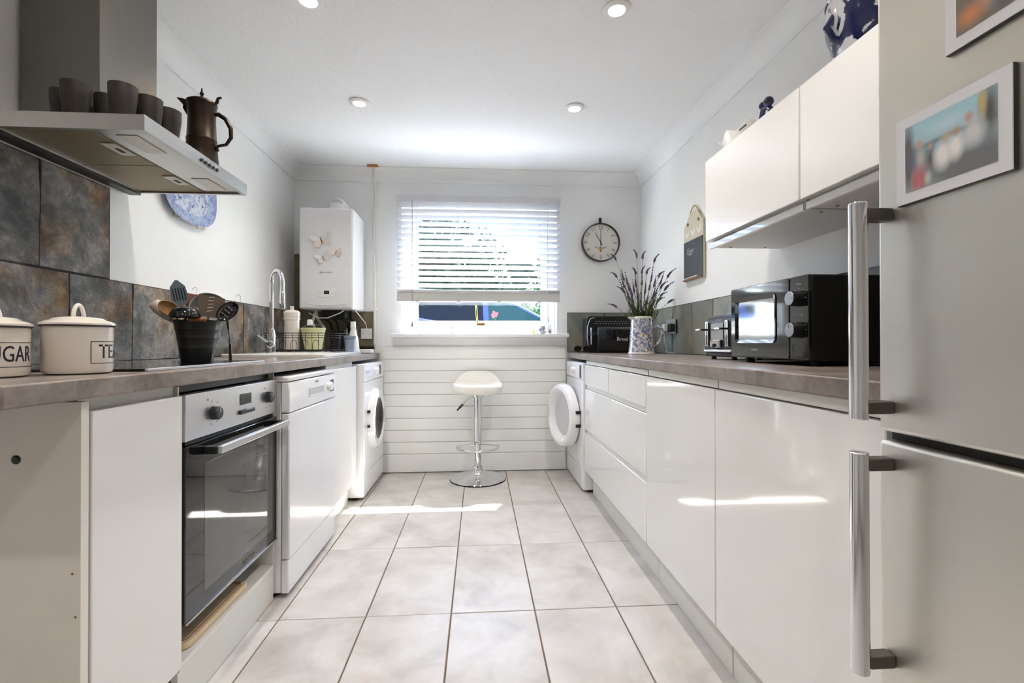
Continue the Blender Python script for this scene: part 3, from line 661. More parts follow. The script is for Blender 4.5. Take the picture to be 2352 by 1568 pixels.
cup = None
cprof = [(0, 0), (.025, 0), (.027, .003), (.034, .060), (.0345, .092), (.0325, .093), (.0315, .060), (.024, .008), (0, .007)]
for i, (x, y) in enumerate(((-1.205, 1.468), (-1.135, 1.418), (-1.100, 1.488), (-1.010, 1.420), (-.985, 1.490), (-.975, 1.562))):
    if cup is None: cup = B().lathe(cprof, (0, 0, 0), 28).obj('beaker', 'stoneware'); o = cup
    else: o = cup.copy(); C.objects.link(o)
    o.location = (x, y, 1.6225); tag(o, cupl[i], 'beaker', 'brown beakers on the hood')
t = thing('coffee_jug', 'tall dark copper lidded jug with curved handle on the hood corner', 'jug', (-1.03, 1.84, 1.6225))
bx, by, z0 = -1.03, 1.84, 1.6225
B().lathe([(0, 0), (.058, 0), (.060, .006), (.054, .05), (.049, .11), (.050, .114), (.050, .120), (.048, .124), (.045, .20), (.048, .245), (.050, .25), (.046, .25), (.043, .20), (0, .19)], (bx, by, z0), 36).obj('body', 'bronze', t)
ld = B().lathe([(.051, .251), (.050, .257), (.035, .266), (.020, .270), (.012, .276), (0, .278)], (bx, by, z0), 32).obj('lid', 'bronze', t)
B().lathe([(0, .277), (.005, .278), (.004, .285), (.008, .292), (.004, .298), (.002, .312), (0, .314)], (bx, by, z0), 16).obj('finial', 'bronze', ld)
B().prism([(bx-.040, z0+.195), (bx-.062, z0+.232), (bx-.060, z0+.244), (bx-.086, z0+.272), (bx-.06, z0+.268), (bx-.035, z0+.258)], 'y', by-.014, by+.014).obj('spout', 'bronze', t, bevel=.004)
B().tube([(bx+.046, by, z0+.215), (bx+.06, by, z0+.216), (bx+.085, by, z0+.20), (bx+.104, by, z0+.165), (bx+.105, by, z0+.13), (bx+.088, by, z0+.104), (bx+.06, by, z0+.098), (bx+.054, by, z0+.09), (bx+.057, by, z0+.080)], [.006, .008, .008, .008, .007, .006, .005, .005, .006], 10).obj('handle', 'bronze', t)
B().tube([(bx+.046, by, z0+.252), (bx+.055, by, z0+.262), (bx+.058, by, z0+.276), (bx+.070, by, z0+.280)], [.005, .006, .005, .004], 8).obj('thumb_piece', 'bronze', ld)

# willow-pattern style platter on the left wall
t = thing('platter', 'blue and white patterned oblong platter hung on the left wall', 'platter', (XL+.02, 2.36, 1.56))
def sup(a, b2, n=48, e=2.6): return [(a*math.copysign(abs(math.cos(q))**(2/e), math.cos(q)), b2*math.copysign(abs(math.sin(q))**(2/e), math.sin(q))) for q in [2*PI*k/n for k in range(n)]]
def loft(b, rings, c, fwd):
    R = [[b.bm.verts.new((c[0]+h*fwd, c[1]+y, c[2]+z)) for (y, z) in pts] for pts, h in rings]; n = len(R[0])
    for i in range(len(R)-1):
        for k in range(n): b.bm.faces.new((R[i][k], R[i][(k+1) % n], R[i+1][(k+1) % n], R[i+1][k]))
    return R
c = (XL+.004, 2.36, 1.705)
b = B(); R = loft(b, [(sup(.145, .095), .002), (sup(.205, .15), .022), (sup(.205, .15), .026), (sup(.152, .102), .012)], c, 1); b.bm.faces.new(R[0]); b.obj('rim', 'platter_rim', t, ang=30)
b = B(); R = loft(b, [(sup(.152, .102), .0122), (sup(.135, .085), .007)], c, 1); b.bm.faces.new(R[1]); b.obj('well', 'platter_blue', t)
for dy, dz in ((-.10, -.134), (.08, -.146)):
    B().tube([(XL+.002, 2.36+dy, 1.705+dz+.03), (XL+.004, 2.36+dy, 1.705+dz-.006), (XL+.03, 2.36+dy, 1.705+dz-.008), (XL+.034, 2.36+dy, 1.705+dz+.006)], .0015, 6).obj('hook', 'brass', t)

# ------------------------------------------------------------------ on the left worktop
hb = thing('induction_hob', 'black glass hob with slim steel front edge set on the worktop', 'hob', (-1.06, 1.51, WT))
Bx(-1.315, -.803, 1.20, 1.825, WT+.0006, WT+.0065).obj('glass', 'hob_glass', hb, bevel=.001)
Bx(-.8025, -.796, 1.20, 1.825, WT+.0006, WT+.0072).obj('edge_trim', 'steel_satin', hb, bevel=.001)
HZ = WT+.0066
def canister(label, word, x, y, r, hgt, a0, lw, xs=.62):
    t = thing('canister', label, 'canister', (x, y, WT+.0005)); z = WT+.0005
    B().lathe([(0, 0), (r-.010, 0), (r-.003, .003), (r, .010), (r, hgt), (r-.002, hgt), (r-.002, .012), (0, .010)], (x, y, z), 48).obj('body', 'enamel', t)
    B().lathe([(r+.001, hgt-.002), (r+.005, hgt+.0005), (r+.001, hgt+.003)], (x, y, z), 48).obj('rim', 'enamel_rim', t)
    ld = B().lathe([(r+.004, hgt+.002), (r+.004, hgt+.006), (r-.004, hgt+.011), (r-.012, hgt+.013), (r-.018, hgt+.0175), (r*.4, hgt+.021), (0, hgt+.022)], (x, y, z), 48).obj('lid', 'enamel', t)
    ca, sa = math.cos(a0), math.sin(a0); pr = []
    for k in range(11):
        q = PI*k/10; pr.append((x-sa*.019*math.cos(q), y+ca*.019*math.cos(q), z+hgt+.018+.030*math.sin(q)))
    B().tube(pr, .0042, 10).obj('handle', 'enamel', ld)
    zt = z+hgt*.45
    text('lettering', word, .045, 'ink', t, (x, y, zt), (1, 0, 0), (0, 0, 1), bend=(x, y, r+.0003, a0), xs=xs)
    for zz in (zt-.024, zt+.024):
        B().tube([(x+(r+.0004)*math.cos(a0+q/r), y+(r+.0004)*math.sin(a0+q/r), zz) for q in [lw*(k/14-.5) for k in range(15)]], .0007, 5).obj('label_border', 'ink', t)
    for q in (-lw/2, lw/2):
        a = a0+q/r; B().tube([(x+(r+.0004)*math.cos(a), y+(r+.0004)*math.sin(a), zt-.024+.048*k) for k in (0, 1)], .0007, 5).obj('label_border', 'ink', t)
ac = math.atan2(-1.115, .895)
canister('cream enamel canister lettered TEA beside the hob', 'TEA', -.897, 1.130, .0615, .106, ac+1.08, .092, .80)
canister('cream enamel canister lettered SUGAR, cut by the left picture edge', 'SUGAR', -.972, 1.010, .0615, .100, math.atan2(-1.01, .972)+.50, .155)

# utensil bucket and its tools
UX, UY = -.965, 1.700
t = thing('utensil_bucket', 'black ribbed metal bucket of cooking utensils standing on the hob', 'bucket', (UX, UY, HZ))
B().lathe([(0, 0), (.046, 0), (.047, .002), (.053, .045), (.0545, .046), (.0545, .049), (.054, .05), (.0585, .078), (.060, .079), (.060, .082), (.0595, .083), (.0635, .108), (.065, .109), (.065, .112), (.0645, .113), (.069, .137), (.0715, .138), (.0715, .141), (.068, .141), (.046, .006), (0, .005)], (UX, UY, HZ), 40).obj('pail', 'black_satin', t)
B().tube([(UX+.04*math.cos(a)-.02, UY-.052, HZ+.136+.02*math.sin(a)) for a in [PI*k/8 for k in range(9)]], .0012, 6).obj('bail_handle', 'steel_dark', t)
B().cyl((UX+.010, UY-.068, HZ+.141), (UX+.056, UY-.050, HZ+.141), .0075, seg=12).obj('bail_grip', 'wood_dark', t)
vx = Vector((1.7, .965, 0)).normalized()       # sideways as seen from the room
vd = Vector((.965, -1.7, 0)).normalized()      # towards the middle of the room
def utensil(name, label, s0, s1, z1, d0, d1, fn, hm='black_matt', hr=.005):
    a = Vector((UX, UY, HZ+.012))+vx*s0+vd*d0; e = Vector((UX, UY, z1))+vx*s1+vd*d1
    r = thing(name, label, 'utensil', a, 'cooking utensils in the black bucket', world=True)
    B().cyl(a, e, hr*.9, hr*.7, 10).obj('handle', hm, r); ax = (e-a).normalized(); n = vd-ax*vd.dot(ax); n.normalize(); sdv = n.cross(ax)
    fn(r, e, ax, n, -sdv if sdv.dot(vx) < 0 else sdv); return r
def plate(r, e, ax, n, sd, prof, mat, slots, th=.0015, smat='black_matt'):
    pts = [(-w, h) for h, w in prof]+[(w, h) for h, w in prof[::-1]]
    b = B(); A = [b.bm.verts.new(e+sd*x+ax*h+n*th) for x, h in pts]; Bk = [b.bm.verts.new(e+sd*x+ax*h-n*th) for x, h in pts]; m = len(pts)
    b.bm.faces.new(A); b.bm.faces.new(Bk[::-1])
    for i in range(m): b.bm.faces.new((A[i], A[(i+1) % m], Bk[(i+1) % m], Bk[i]))
    bl_ = b.obj('blade', mat, r)
    for (x0, h0, x1, h1) in slots: B().tube([e+sd*x0+ax*h0+n*(th+.0004), e+sd*x1+ax*h1+n*(th+.0004)], .0016, 6).obj('slot', smat, bl_)
utensil('slotted_turner', 'blue grey slotted turner standing highest in the bucket', -.01, -.045, 1.115, -.02, -.035, lambda r, e, ax, n, sd: plate(r, e, ax, n, sd, [(0, .012), (.02, .026), (.065, .022), (.088, -.006 if False else .004)], 'nylon_grey', [(-.016+.008*k, .018, -.016+.008*k, .06) for k in range(5)]), 'nylon_grey')
utensil('wooden_turner', 'brown slotted wooden turner behind the sieve', 0, -.006, 1.095, -.03, -.05, lambda r, e, ax, n, sd: plate(r, e, ax, n, sd, [(0, .014), (.02, .027), (.058, .034), (.062, .03)], 'wood_dark', [(-.012+.008*k, .006, -.012+.008*k, .03) for k in range(4)], .002, 'rubber'), 'wood_dark')
utensil('wide_turner', 'wide brown plastic turner with slanted slots, front of the bucket', .01, .032, 1.075, .02, .02, lambda r, e, ax, n, sd: plate(r, e, ax, n, sd, [(0, .024), (.012, .030), (.066, .040), (.072, .037)], 'nylon_brown', [(-.008, .018+.012*k, .008, .022+.012*k) for k in range(5)], .0018, 'ink_light'), 'nylon_brown')
def bowl_head(r, e, ax, n, sd, w, l, mat, dep=.01, nm='bowl', flip=1):
    b = B(); K = 20; rows = []
    for i, (s_, hh) in enumerate(((1, 0), (.97, .002), (.75, .6), (.4, .9), (.0, 1))):
        hh = hh*dep if i > 1 else (-.0015 if i == 0 else .001)
        rows.append([b.bm.verts.new(e+ax*(l/2)+sd*(w*s_*math.cos(2*PI*k/K))+ax*(l/2*s_*math.sin(2*PI*k/K))-n*hh*flip) for k in range(K)])
    for i in range(4):
        for k in range(K): b.bm.faces.new((rows[i][k], rows[i][(k+1) % K], rows[i+1][(k+1) % K], rows[i+1][k]))
    bmesh.ops.remove_doubles(b.bm, verts=b.bm.verts, dist=1e-5)
    o = b.obj(nm, mat, r, ang=80); sm = o.modifiers.new('wall', 'SOLIDIFY'); sm.thickness = .002; return o
utensil('wooden_spoon', 'wooden spoon leaning left over the bucket rim', -.02, -.058, 1.072, .0, .012, lambda r, e, ax, n, sd: bowl_head(r, e, (ax-sd*.35).normalized(), n, sd, .026, .066, 'wood'), 'wood')
def slspoon(r, e, ax, n, sd):
    ax = (ax+sd*.45).normalized(); sd = n.cross(ax) if n.cross(ax).dot(sd) > 0 else -n.cross(ax)
    o = bowl_head(r, e, ax, n, sd, .027, .082, 'black_gloss')
    for k in range(3):
        for j in (-1, 1): B().tube([e+ax*(.026+.014*k)+sd*(j*.006-.005)-n*.002, e+ax*(.026+.014*k)+sd*(j*.006+.004)-n*.002], .0014, 6).obj('slot', 'ink_light', o)
utensil('slotted_spoon', 'black slotted spoon leaning right over the bucket rim', .015, .060, 1.066, .01, .022, slspoon)
def ladle(r, e, ax, n, sd):
    c = e+Vector((0, 0, .0))
    B().lathe([(.046, 0), (.044, .012), (.036, .025), (.02, .033), (0, .036), (.0, .034), (.02, .031), (.034, .023), (.042, .011), (.044, 0), (.046, 0)], tuple(c-Vector((0, 0, .012))), 28).obj('bowl', 'black_gloss', r)
utensil('ladle', 'black ladle hung upside down over the front of the bucket', -.02, -.034, 1.082, .03, .056, ladle)
def sieve(r, e, ax, n, sd):
    c = e+ax*.03; K = 28
    rg = B().tube([c+sd*(.058*math.cos(2*PI*k/K))+ax*(.056*math.sin(2*PI*k/K)) for k in range(K)], .0024, 8, closed=True).obj('rim', 'steel_satin', r)
    b = B(); rows = []
    for q in range(6):
        a = PI/2*q/5; rows.append([b.bm.verts.new(c+sd*(.057*math.cos(a)*math.cos(2*PI*k/K))+ax*(.055*math.cos(a)*math.sin(2*PI*k/K))-n*(.03*math.sin(a))) for k in range(K)])
    for i in range(5):
        for k in range(K): b.bm.faces.new((rows[i][k], rows[i][(k+1) % K], rows[i+1][(k+1) % K], rows[i+1][k]))
    bmesh.ops.remove_doubles(b.bm, verts=b.bm.verts, dist=1e-5); b.obj('mesh_bowl', 'ink_light', rg)
    for s_ in (.082, -.05):
        B().tube([c+sd*(s_+.008*math.cos(q))+ax*(.05+.018*math.sin(q)) for q in [PI*k/8-.4 for k in range(9)]], .0011, 6).obj('hook', 'steel_satin', rg)
utensil('sieve', 'round wire sieve behind the brown turner', .01, .03, 1.075, -.01, -.015, sieve, 'steel_satin', .003)
def brush(r, e, ax, n, sd):
    ax = (ax-sd*.55).normalized()
    B().lathe([(0, 0), (.010, 0), (.020, .03), (.023, .065), (.018, .085), (0, .09)], (0, 0, 0), 14).xf(Matrix.Translation(e) @ ax.to_track_quat('Z', 'Y').to_matrix().to_4x4()).obj('bristles', 'bristle', r)
utensil('pastry_brush', 'pale bristle brush leaning far left out of the bucket', -.02, -.060, 1.060, -.02, -.02, brush, 'wood_pale')
a = Vector((UX, UY, HZ+.002))+vx*.098
t = thing('hanging_skimmer', 'thin black handled tool standing outside the bucket on the right', 'utensil', a)
B().tube([a, a+Vector((0, 0, .055)), a+Vector((0, 0, .06))-vx*.001, a+Vector((0, 0, .11))-vx*.006], [.0055, .0048, .002, .002], 10).obj('shaft', 'black_gloss', t)
B().tube([a+Vector((0, 0, .11))-vx*.006, a+Vector((0, 0, .16))-vx*.012], [.0032, .0040], 10).obj('grip', 'black_matt', t)

# sink, tap, rack
t = thing('kitchen_sink', 'white ceramic inset sink with drainer at the window end of the worktop', 'sink', (-1.07, 2.95, WT+.0005))
SZ = .931
b = B()
def sring(x0, x1, y0, y1, z): return [b.bm.verts.new((x, y, z)) for x, y in rrect((x0+x1)/2, (y0+y1)/2, x1-x0, y1-y0, .03, 4)]
R = [sring(-1.335, -.812, 2.535, 3.372, WT+.0006), sring(-1.335, -.812, 2.535, 3.372, SZ-.004), sring(-1.331, -.816, 2.539, 3.368, SZ), sring(-1.25, -.85, 2.60, 2.92, SZ), sring(-1.245, -.855, 2.605, 2.915, SZ-.004), sring(-1.235, -.865, 2.615, 2.905, SZ-.0095)]
for i in range(len(R)-1):
    for k in range(len(R[0])): b.bm.faces.new((R[i][k], R[i][(k+1) % len(R[0])], R[i+1][(k+1) % len(R[0])], R[i+1][k]))
b.bm.faces.new(R[-1]); b.bm.faces.new(R[0][::-1]); b.obj('basin', 'ceramic_white', t)
for k in range(7): Bx(-1.24+.055*k, -1.225+.055*k, 2.97, 3.33, SZ-.001, SZ+.002).obj('drainer_rib', 'ceramic_white', t, bevel=.001)
TX, TY = -1.150, 2.72
t = thing('kitchen_tap', 'tall chrome gooseneck tap with side lever behind the sink bowl', 'tap', (TX, TY, SZ+.0004))
B().lathe([(0, 0), (.026, 0), (.026, .005), (.023, .008), (.022, .10), (.017, .13), (.0155, .135), (0, .135)], (TX, TY, SZ+.0004), 28).obj('body', 'chrome', t)
dx, dy = .105, -.115; Ln = math.hypot(dx, dy); ux, uy = dx/Ln, dy/Ln; zt = 1.315; rr = Ln/2; ph_ = [(TX, TY, SZ+.135), (TX, TY, zt)]
for k in range(1, 13):
    a = PI-PI*k/12; ph_.append((TX+ux*(rr+rr*math.cos(a)), TY+uy*(rr+rr*math.cos(a)), zt+.068*math.sin(a)))
ph_.append((TX+dx, TY+dy, 1.26))
B().tube(ph_, .0105, 14).obj('spout', 'chrome', t)
B().lathe([(0, 0), (.013, 0), (.0145, .01), (.0135, .085), (.011, .09), (0, .09)], (TX+dx, TY+dy, 1.17), 20).obj('spray_head', 'chrome', t)
lv = B().cyl((TX+.004, TY-.012, SZ+.05), (TX+.018, TY-.055, SZ+.05), .019, seg=22).obj('lever_hub', 'chrome', t, bevel=.003)
B().tube([(TX+.012, TY-.04, SZ+.055), (TX-.045, TY-.065, SZ+.10)], [.006, .0045], 10).obj('lever', 'chrome', lv)

t = thing('dish_rack', 'black wire dish rack standing on the sink drainer', 'dish rack', (-1.07, 3.10, SZ))
rx0, rx1, ry0, ry1, rz0, rz1 = -1.30, -.875, 2.955, 3.30, SZ+.014, SZ+.118
def loop(z, r, nm): B().tube([(x, y, z) for x, y in rrect((rx0+rx1)/2, (ry0+ry1)/2, rx1-rx0, ry1-ry0, .02, 3)], r, 6, closed=True).obj(nm, 'black_matt', t)
loop(rz1, .003, 'top_rim'); loop(rz1-.014, .0018, 'side_wire'); loop(rz1-.028, .0018, 'side_wire'); loop(rz0, .003, 'base_rim')
for k in range(11):
    x = rx0+.02+(rx1-rx0-.04)*k/10
    B().tube([(x, ry0, rz1), (x, ry0, rz0), (x, ry1, rz0), (x, ry1, rz1)], .0014, 5).obj('base_wire', 'black_matt', t)
for k in range(6):
    x = rx0+.05+(rx1-rx0-.10)*k/5
    B().tube([(x+.019*math.cos(q), ry0+.004, rz0+.03+(.032*math.sin(q) if q < PI else 0)) for q in [PI*j/10 for j in range(11)]]+[(x-.019, ry0+.004, rz0)], .0016, 5).obj('arch_wire', 'black_matt', t)
for x in (rx0+.03, rx1-.03):
    for y in (ry0+.02, ry1-.02): B().cyl((x, y, SZ+.0025), (x, y, rz0), .005, seg=10).obj('foot', 'black_matt', t)
IZ = rz0+.0035
def jarlike(name, label, cat, x, y, z, prof, mat, seg=32): return tag(B().lathe(prof, (x, y, z), seg).obj(name, mat), label, cat)
t = thing('storage_jar', 'tall cream ceramic jar with knobbed lid in the dish rack', 'jar', (-1.192, 3.12, IZ))
B().lathe([(0, 0), (.044, 0), (.0455, .004), (.0455, .185), (.049, .188), (.049, .204), (.046, .207), (.049, .210), (.049, .224), (0, .224)], (-1.192, 3.12, IZ), 36).obj('body', 'ceramic_cream', t)
lj = B().lathe([(.050, .2245), (.050, .235), (.042, .245), (.02, .252), (.011, .254), (.013, .272), (.010, .276), (0, .276)], (-1.192, 3.12, IZ), 32).obj('lid', 'ceramic_cream', t)
B().lathe([(0, .2765), (.008, .2765), (.007, .281), (0, .282)], (-1.192, 3.12, IZ), 16).obj('knob_dot', 'enamel_rim', lj)
t = thing('yellow_pail', 'pale yellow tapered pail with wire handle in the dish rack', 'pail', (-1.052, 3.10, IZ))
B().lathe([(0, 0), (.050, 0), (.073, .128), (.0755, .130), (.0755, .135), (.0715, .135), (.048, .004), (0, .003)], (-1.052, 3.10, IZ), 36).obj('bucket', 'pail_yellow', t)
B().tube([(-1.052+.076*math.cos(q), 3.10+.01, IZ+.128+.03*math.sin(q)) for q in [PI*k/12 for k in range(13)]], .0012, 6).obj('handle', 'steel_satin', t)
t = thing('soap_bottle', 'clear soap bottle with white cap behind the yellow pail', 'bottle', (-1.115, 3.22, IZ))
B().lathe([(0, 0), (.025, 0), (.027, .004), (.027, .12), (.012, .150), (.012, .157), (0, .157)], (-1.115, 3.22, IZ), 24).obj('bottle_body', 'clear_glass', t)
B().lathe([(0, .1575), (.018, .1575), (.018, .185), (.012, .196), (0, .197)], (-1.115, 3.22, IZ), 20).obj('cap', 'plastic_white', t)
t = thing('baking_tray', 'black baking tray propped upright in the dish rack', 'tray', (-.985, 3.25, IZ))
B().box(-1.0, -.90, 3.255, 3.262, IZ, IZ+.125).box(-1.0, -.90, 3.238, 3.255, IZ, IZ+.006).box(-1.0, -.90, 3.238, 3.255, IZ+.119, IZ+.125).obj('pan', 'black_matt', t, bevel=.001)
jarlike('tumbler', 'black tumbler at the right end of the dish rack', 'tumbler', -.938, 3.19, IZ, [(0, 0), (.024, 0), (.026, .003), (.032, .092), (.030, .092), (.024, .006), (0, .005)], 'black_matt')
t = thing('blue_pail', 'small blue grey metal pail with black wire handle by the rack end', 'pail', (-.832, 3.13, SZ))
B().lathe([(0, 0), (.027, 0), (.036, .098), (.039, .100), (.039, .104), (.035, .104), (.026, .004), (0, .003)], (-.832, 3.13, SZ+.0005), 28).obj('bucket', 'pail_blue', t)
B().tube([(-.832+.039*math.cos(q), 3.13-.012-.028*math.sin(q), SZ+.095-.012*math.sin(q)) for q in [PI*k/12 for k in range(13)]], .0016, 6).obj('handle', 'black_matt', t)
jarlike('ceramic_bottle', 'white ceramic bottle with narrow neck behind the blue pail', 'bottle', -.862, 3.325, SZ+.0005, [(0, 0), (.042, 0), (.043, .006), (.034, .09), (.019, .14), (.0165, .16), (.019, .166), (.019, .174), (.0165, .18), (.018, .196), (.016, .205), (0, .205)], 'ceramic_white')
tag(B().prism(rrect(-.822, 3.50, .115, .075, .02), 'z', WT+.0006, WT+.030).obj('soap_dish', 'ceramic_white', bevel=.006, seg=3), 'low white soap dish at the window end of the left worktop', 'dish')

# ------------------------------------------------------------------ boiler and back-left corner
t = thing('boiler', 'white wall-mounted combi boiler beside the window', 'boiler', (-1.05, 3.52, 1.22))
Bx(-1.236, -.868, 3.352, D-.004, 1.222, 1.926).obj('casing', 'appliance', t, bevel=.018, seg=4)
B().prism([(-1.20, 1.26), (-1.10, 1.245), (-1.0, 1.245), (-.905, 1.26), (-.905, 1.262), (-1.0, 1.248), (-1.10, 1.248), (-1.20, 1.262)], 'y', 3.3505, 3.3530).obj('panel_crease', 'appliance_grey', t, smooth=False)
cpn = B().prism(rrect(-1.052, 1.337, .125, .062, .014), 'y', 3.3500, 3.3535).obj('control_panel', 'plastic_white', t, bevel=.001)
Bx(-1.066, -1.030, 3.3485, 3.3499, 1.326, 1.350).obj('display', 'display_black', cpn, smooth=False)
for x, r in ((-1.092, .009), (-1.009, .007), (-.986, .007)): B().lathe([(0, -.003), (r, -.003), (r, 0), (0, 0)], (x, 3.3499, 1.337), 18, 'y').obj('button', 'ceramic_cream', cpn)
text('maker_mark', 'glow-worm', .0185, 'ink_grey', t, (-1.052, 3.3512, 1.478), (1, 0, 0), (0, 0, 1))
text('model_mark', 'ENERGY', .008, 'ink_light', t, (-.93, 3.3512, 1.243), (1, 0, 0), (0, 0, 1))
fl_ = B().lathe([(0, 0), (.060, 0), (.060, .03), (.052, .034), (.050, .065), (0, .065)], (-1.02, 3.50, 1.926), 32).obj('flue_base', 'plastic_white', t)
B().tube([(-1.02, 3.50, 1.98), (-1.02, 3.53, 2.0), (-1.02, 3.60, 2.002), (-1.02, D-.005, 2.002)], .048, 24).obj('flue', 'plastic_white', t)
for i, (x, r_) in enumerate(((-1.17, .011), (-1.12, .008), (-1.05, .008), (-.99, .011), (-.93, .008))):
    B().tube([(x, 3.52, 1.221), (x, 3.52, 1.17), (x+.02*(i % 2), 3.60, 1.14), (x+.02*(i % 2), 3.655, 1.12-.03*i), (x+.02*(i % 2), 3.655, .93)], r_, 10).obj('pipe', ['pipe_paint', 'bronze', 'steel_dark', 'black_matt', 'bronze'][i], t)
Bx(-1.12, -.95, 3.45, 3.62, 1.165, 1.2215).obj('valve_box', 'black_matt', t, bevel=.004)
B().tube([(-1.19, 3.42, 1.20), (-1.12, 3.41, 1.165), (-1.06, 3.41, 1.165), (-.98, 3.42, 1.20), (-.95, 3.43, 1.221)], .004, 8).obj('cable', 'plastic_white', t)
B().tube([(-.89, 3.50, 1.221), (-.875, 3.55, 1.19), (-.855, 3.65, 1.14), (-.85, D-.008, 1.10)], .0035, 8).obj('cable', 'plastic_white', t)
B().tube([(-1.15, 3.44, 1.221), (-1.18, 3.46, 1.14), (-1.16, 3.5, 1.05)], .009, 10).obj('condensate_hose', 'pipe_paint', t)
B().tube([(-1.0, 3.655, .955), (-.79, 3.655, .955)], .011, 12).obj('gas_branch', 'bronze', t)
def butterfly(label, x, z, s, ang):
    r = thing('butterfly_decoration', label, 'butterfly', (x, 3.3498, z), 'paper butterflies on the boiler')
    m = Matrix.Translation((x, 3.349, z)) @ Matrix.Rotation(ang, 4, 'Y')
    for sg in (-1, 1):
        up_ = [(0, .004), (.010, .022), (.030, .034), (.040, .026), (.030, .004), (.008, -.002)]; lo = [(0, .0), (.02, .004), (.033, -.006), (.028, -.024), (.014, -.026), (.002, -.008)]
        for nm, pp, mt in (('forewing', up_, 'ceramic_white'), ('hindwing', lo, 'ceramic_cream')):
            b = B(); A = [b.bm.verts.new((sg*p[0]*s, -.001-.012*s*abs(p[0])/.03, p[1]*s)) for p in pp]; E_ = [b.bm.verts.new((sg*p[0]*s, -.0003-.012*s*abs(p[0])/.03, p[1]*s)) for p in pp]
            b.bm.faces.new(A); b.bm.faces.new(E_[::-1])
            for k in range(6): b.bm.faces.new((A[k], A[(k+1) % 6], E_[(k+1) % 6], E_[k]))
            b.xf(m).obj(nm, mt, r, smooth=False)
    B().tube([(0, -.002, -.012*s), (0, -.003, .0), (0, -.002, .014*s)], [.0014*s, .0025*s, .001*s], 8).xf(m).obj('body', 'wood_dark', r)
butterfly('large cream butterfly decoration, upper one on the boiler', -1.083, 1.695, 1.55, -.32)
butterfly('small cream butterfly decoration at right below the large one', -.984, 1.617, 1.0, .22)
butterfly('small cream butterfly decoration lowest on the boiler', -1.070, 1.575, 1.1, -.45)
t = thing('gas_pipe', 'thin cream painted pipe running from ceiling down beside the boiler', 'pipe', (-.79, 3.655, .99))
B().tube([(-.785, 3.60, 2.224), (-.785, 3.64, 2.20), (-.785, 3.655, 2.17), (-.785, 3.66, 2.05), (-.797, 3.66, 1.97), (-.797, 3.66, 1.8), (-.790, 3.66, 1.5), (-.790, 3.66, .985)], .009, 12).obj('pipe', 'pipe_paint', t)
B().cyl((-.785, 3.598, 2.223), (-.785, 3.594, 2.307), .009, seg=10).obj('rising_end', 'pipe_paint', t)
Bx(-.825, -.745, 3.56, 3.59, 2.2965, 2.3085).obj('ceiling_rose', 'rust', t, bevel=.004)
for z in (1.66, 1.245): Bx(-.812, -.772, 3.652, D-.001, z-.007, z+.007).obj('clip', 'plastic_white', t, bevel=.003)
for i, x in enumerate((-.852, -.962)):
    t = thing('wall_socket', ['white blank switch plate on the back wall beside the gas pipe', 'white switch plate half hidden behind the ceramic bottle'][i], 'switch plate', (x, D-.004, 1.02), 'switch plates under the boiler')
    Bx(x-.041, x+.041, D-.0135, D-.0037, 1.020, 1.100).obj('plate', 'plastic_white', t, bevel=.003)
    for dx_ in (-.03, .03): B().lathe([(0, -.001), (.003, -.001), (.003, 0), (0, 0)], (x+dx_, D-.0134, 1.06), 10, 'y').obj('screw', 'steel_dark', t)

# ------------------------------------------------------------------ clock, chalkboard, right wall socket
cx, cz = .952, 1.775
t = thing('wall_clock', 'round pale clock with dark rim and bee on the window wall', 'clock', (cx, D, cz-.15))
B().lathe([(.142, -.036), (.144, -.040), (.150, -.040), (.151, -.036), (.151, -.001), (.142, -.001)], (cx, D, cz), 64, 'y').obj('rim', 'clock_rim', t)
fc = B().lathe([(0, -.022), (.1425, -.022), (.1425, -.012), (0, -.012)], (cx, D, cz), 56, 'y').obj('face', 'clock_face', t)
Bx(cx-.010, cx+.010, D-.012, D-.001, cz+.150, cz+.197).obj('hanger_tab', 'black_satin', t, bevel=.002)
for n in range(12):
    a = PI/2-2*PI*(n+1)/12; u = Vector((math.cos(a), 0, math.sin(a))); r_ = u.cross(Vector((0, -1, 0)))
    text('numeral', str(n+1), .040, 'ink_grey', fc, (cx+.114*u.x, D-.0223, cz+.114*u.z), (u.z, 0, -u.x), u)
def hand(a, l, w, nm, dpt):
    u = Vector((math.sin(a), 0, math.cos(a))); v = Vector((u.z, 0, -u.x)); o = Vector((cx, D-dpt, cz)); b = B()
    q = [o-u*.025+v*w*1.4, o-u*.025-v*w*1.4, o+u*l-v*w*.5, o+u*l+v*w*.5]; A = [b.bm.verts.new(p) for p in q]; E_ = [b.bm.verts.new(p+Vector((0, .001, 0))) for p in q]
    b.bm.faces.new(A); b.bm.faces.new(E_[::-1])
    for k in range(4): b.bm.faces.new((A[k], A[(k+1) % 4], E_[(k+1) % 4], E_[k]))
    b.obj(nm, 'ink', t, smooth=False)
hand(0, .115, .0018, 'minute_hand', .027); hand(math.radians(-30), .090, .0022, 'hour_hand', .025)
B().ball((cx, D-.0225, cz-.052), 1, (.011, .003, .026)).obj('bee_body', 'bee', fc)
for s_ in (-1, 1): B().prism([(cx+s_*.008, cz-.04), (cx+s_*.045, cz-.028), (cx+s_*.042, cz-.042), (cx+s_*.02, cz-.052)], 'y', D-.0226, D-.0220).obj('bee_wing', 'clock_rim' if False else 'ink_light', fc, smooth=False)
B().lathe([(0, -.032), (.004, -.031), (.005, -.022), (0, -.022)], (cx, D, cz), 14, 'y').obj('hub', 'ink', t)

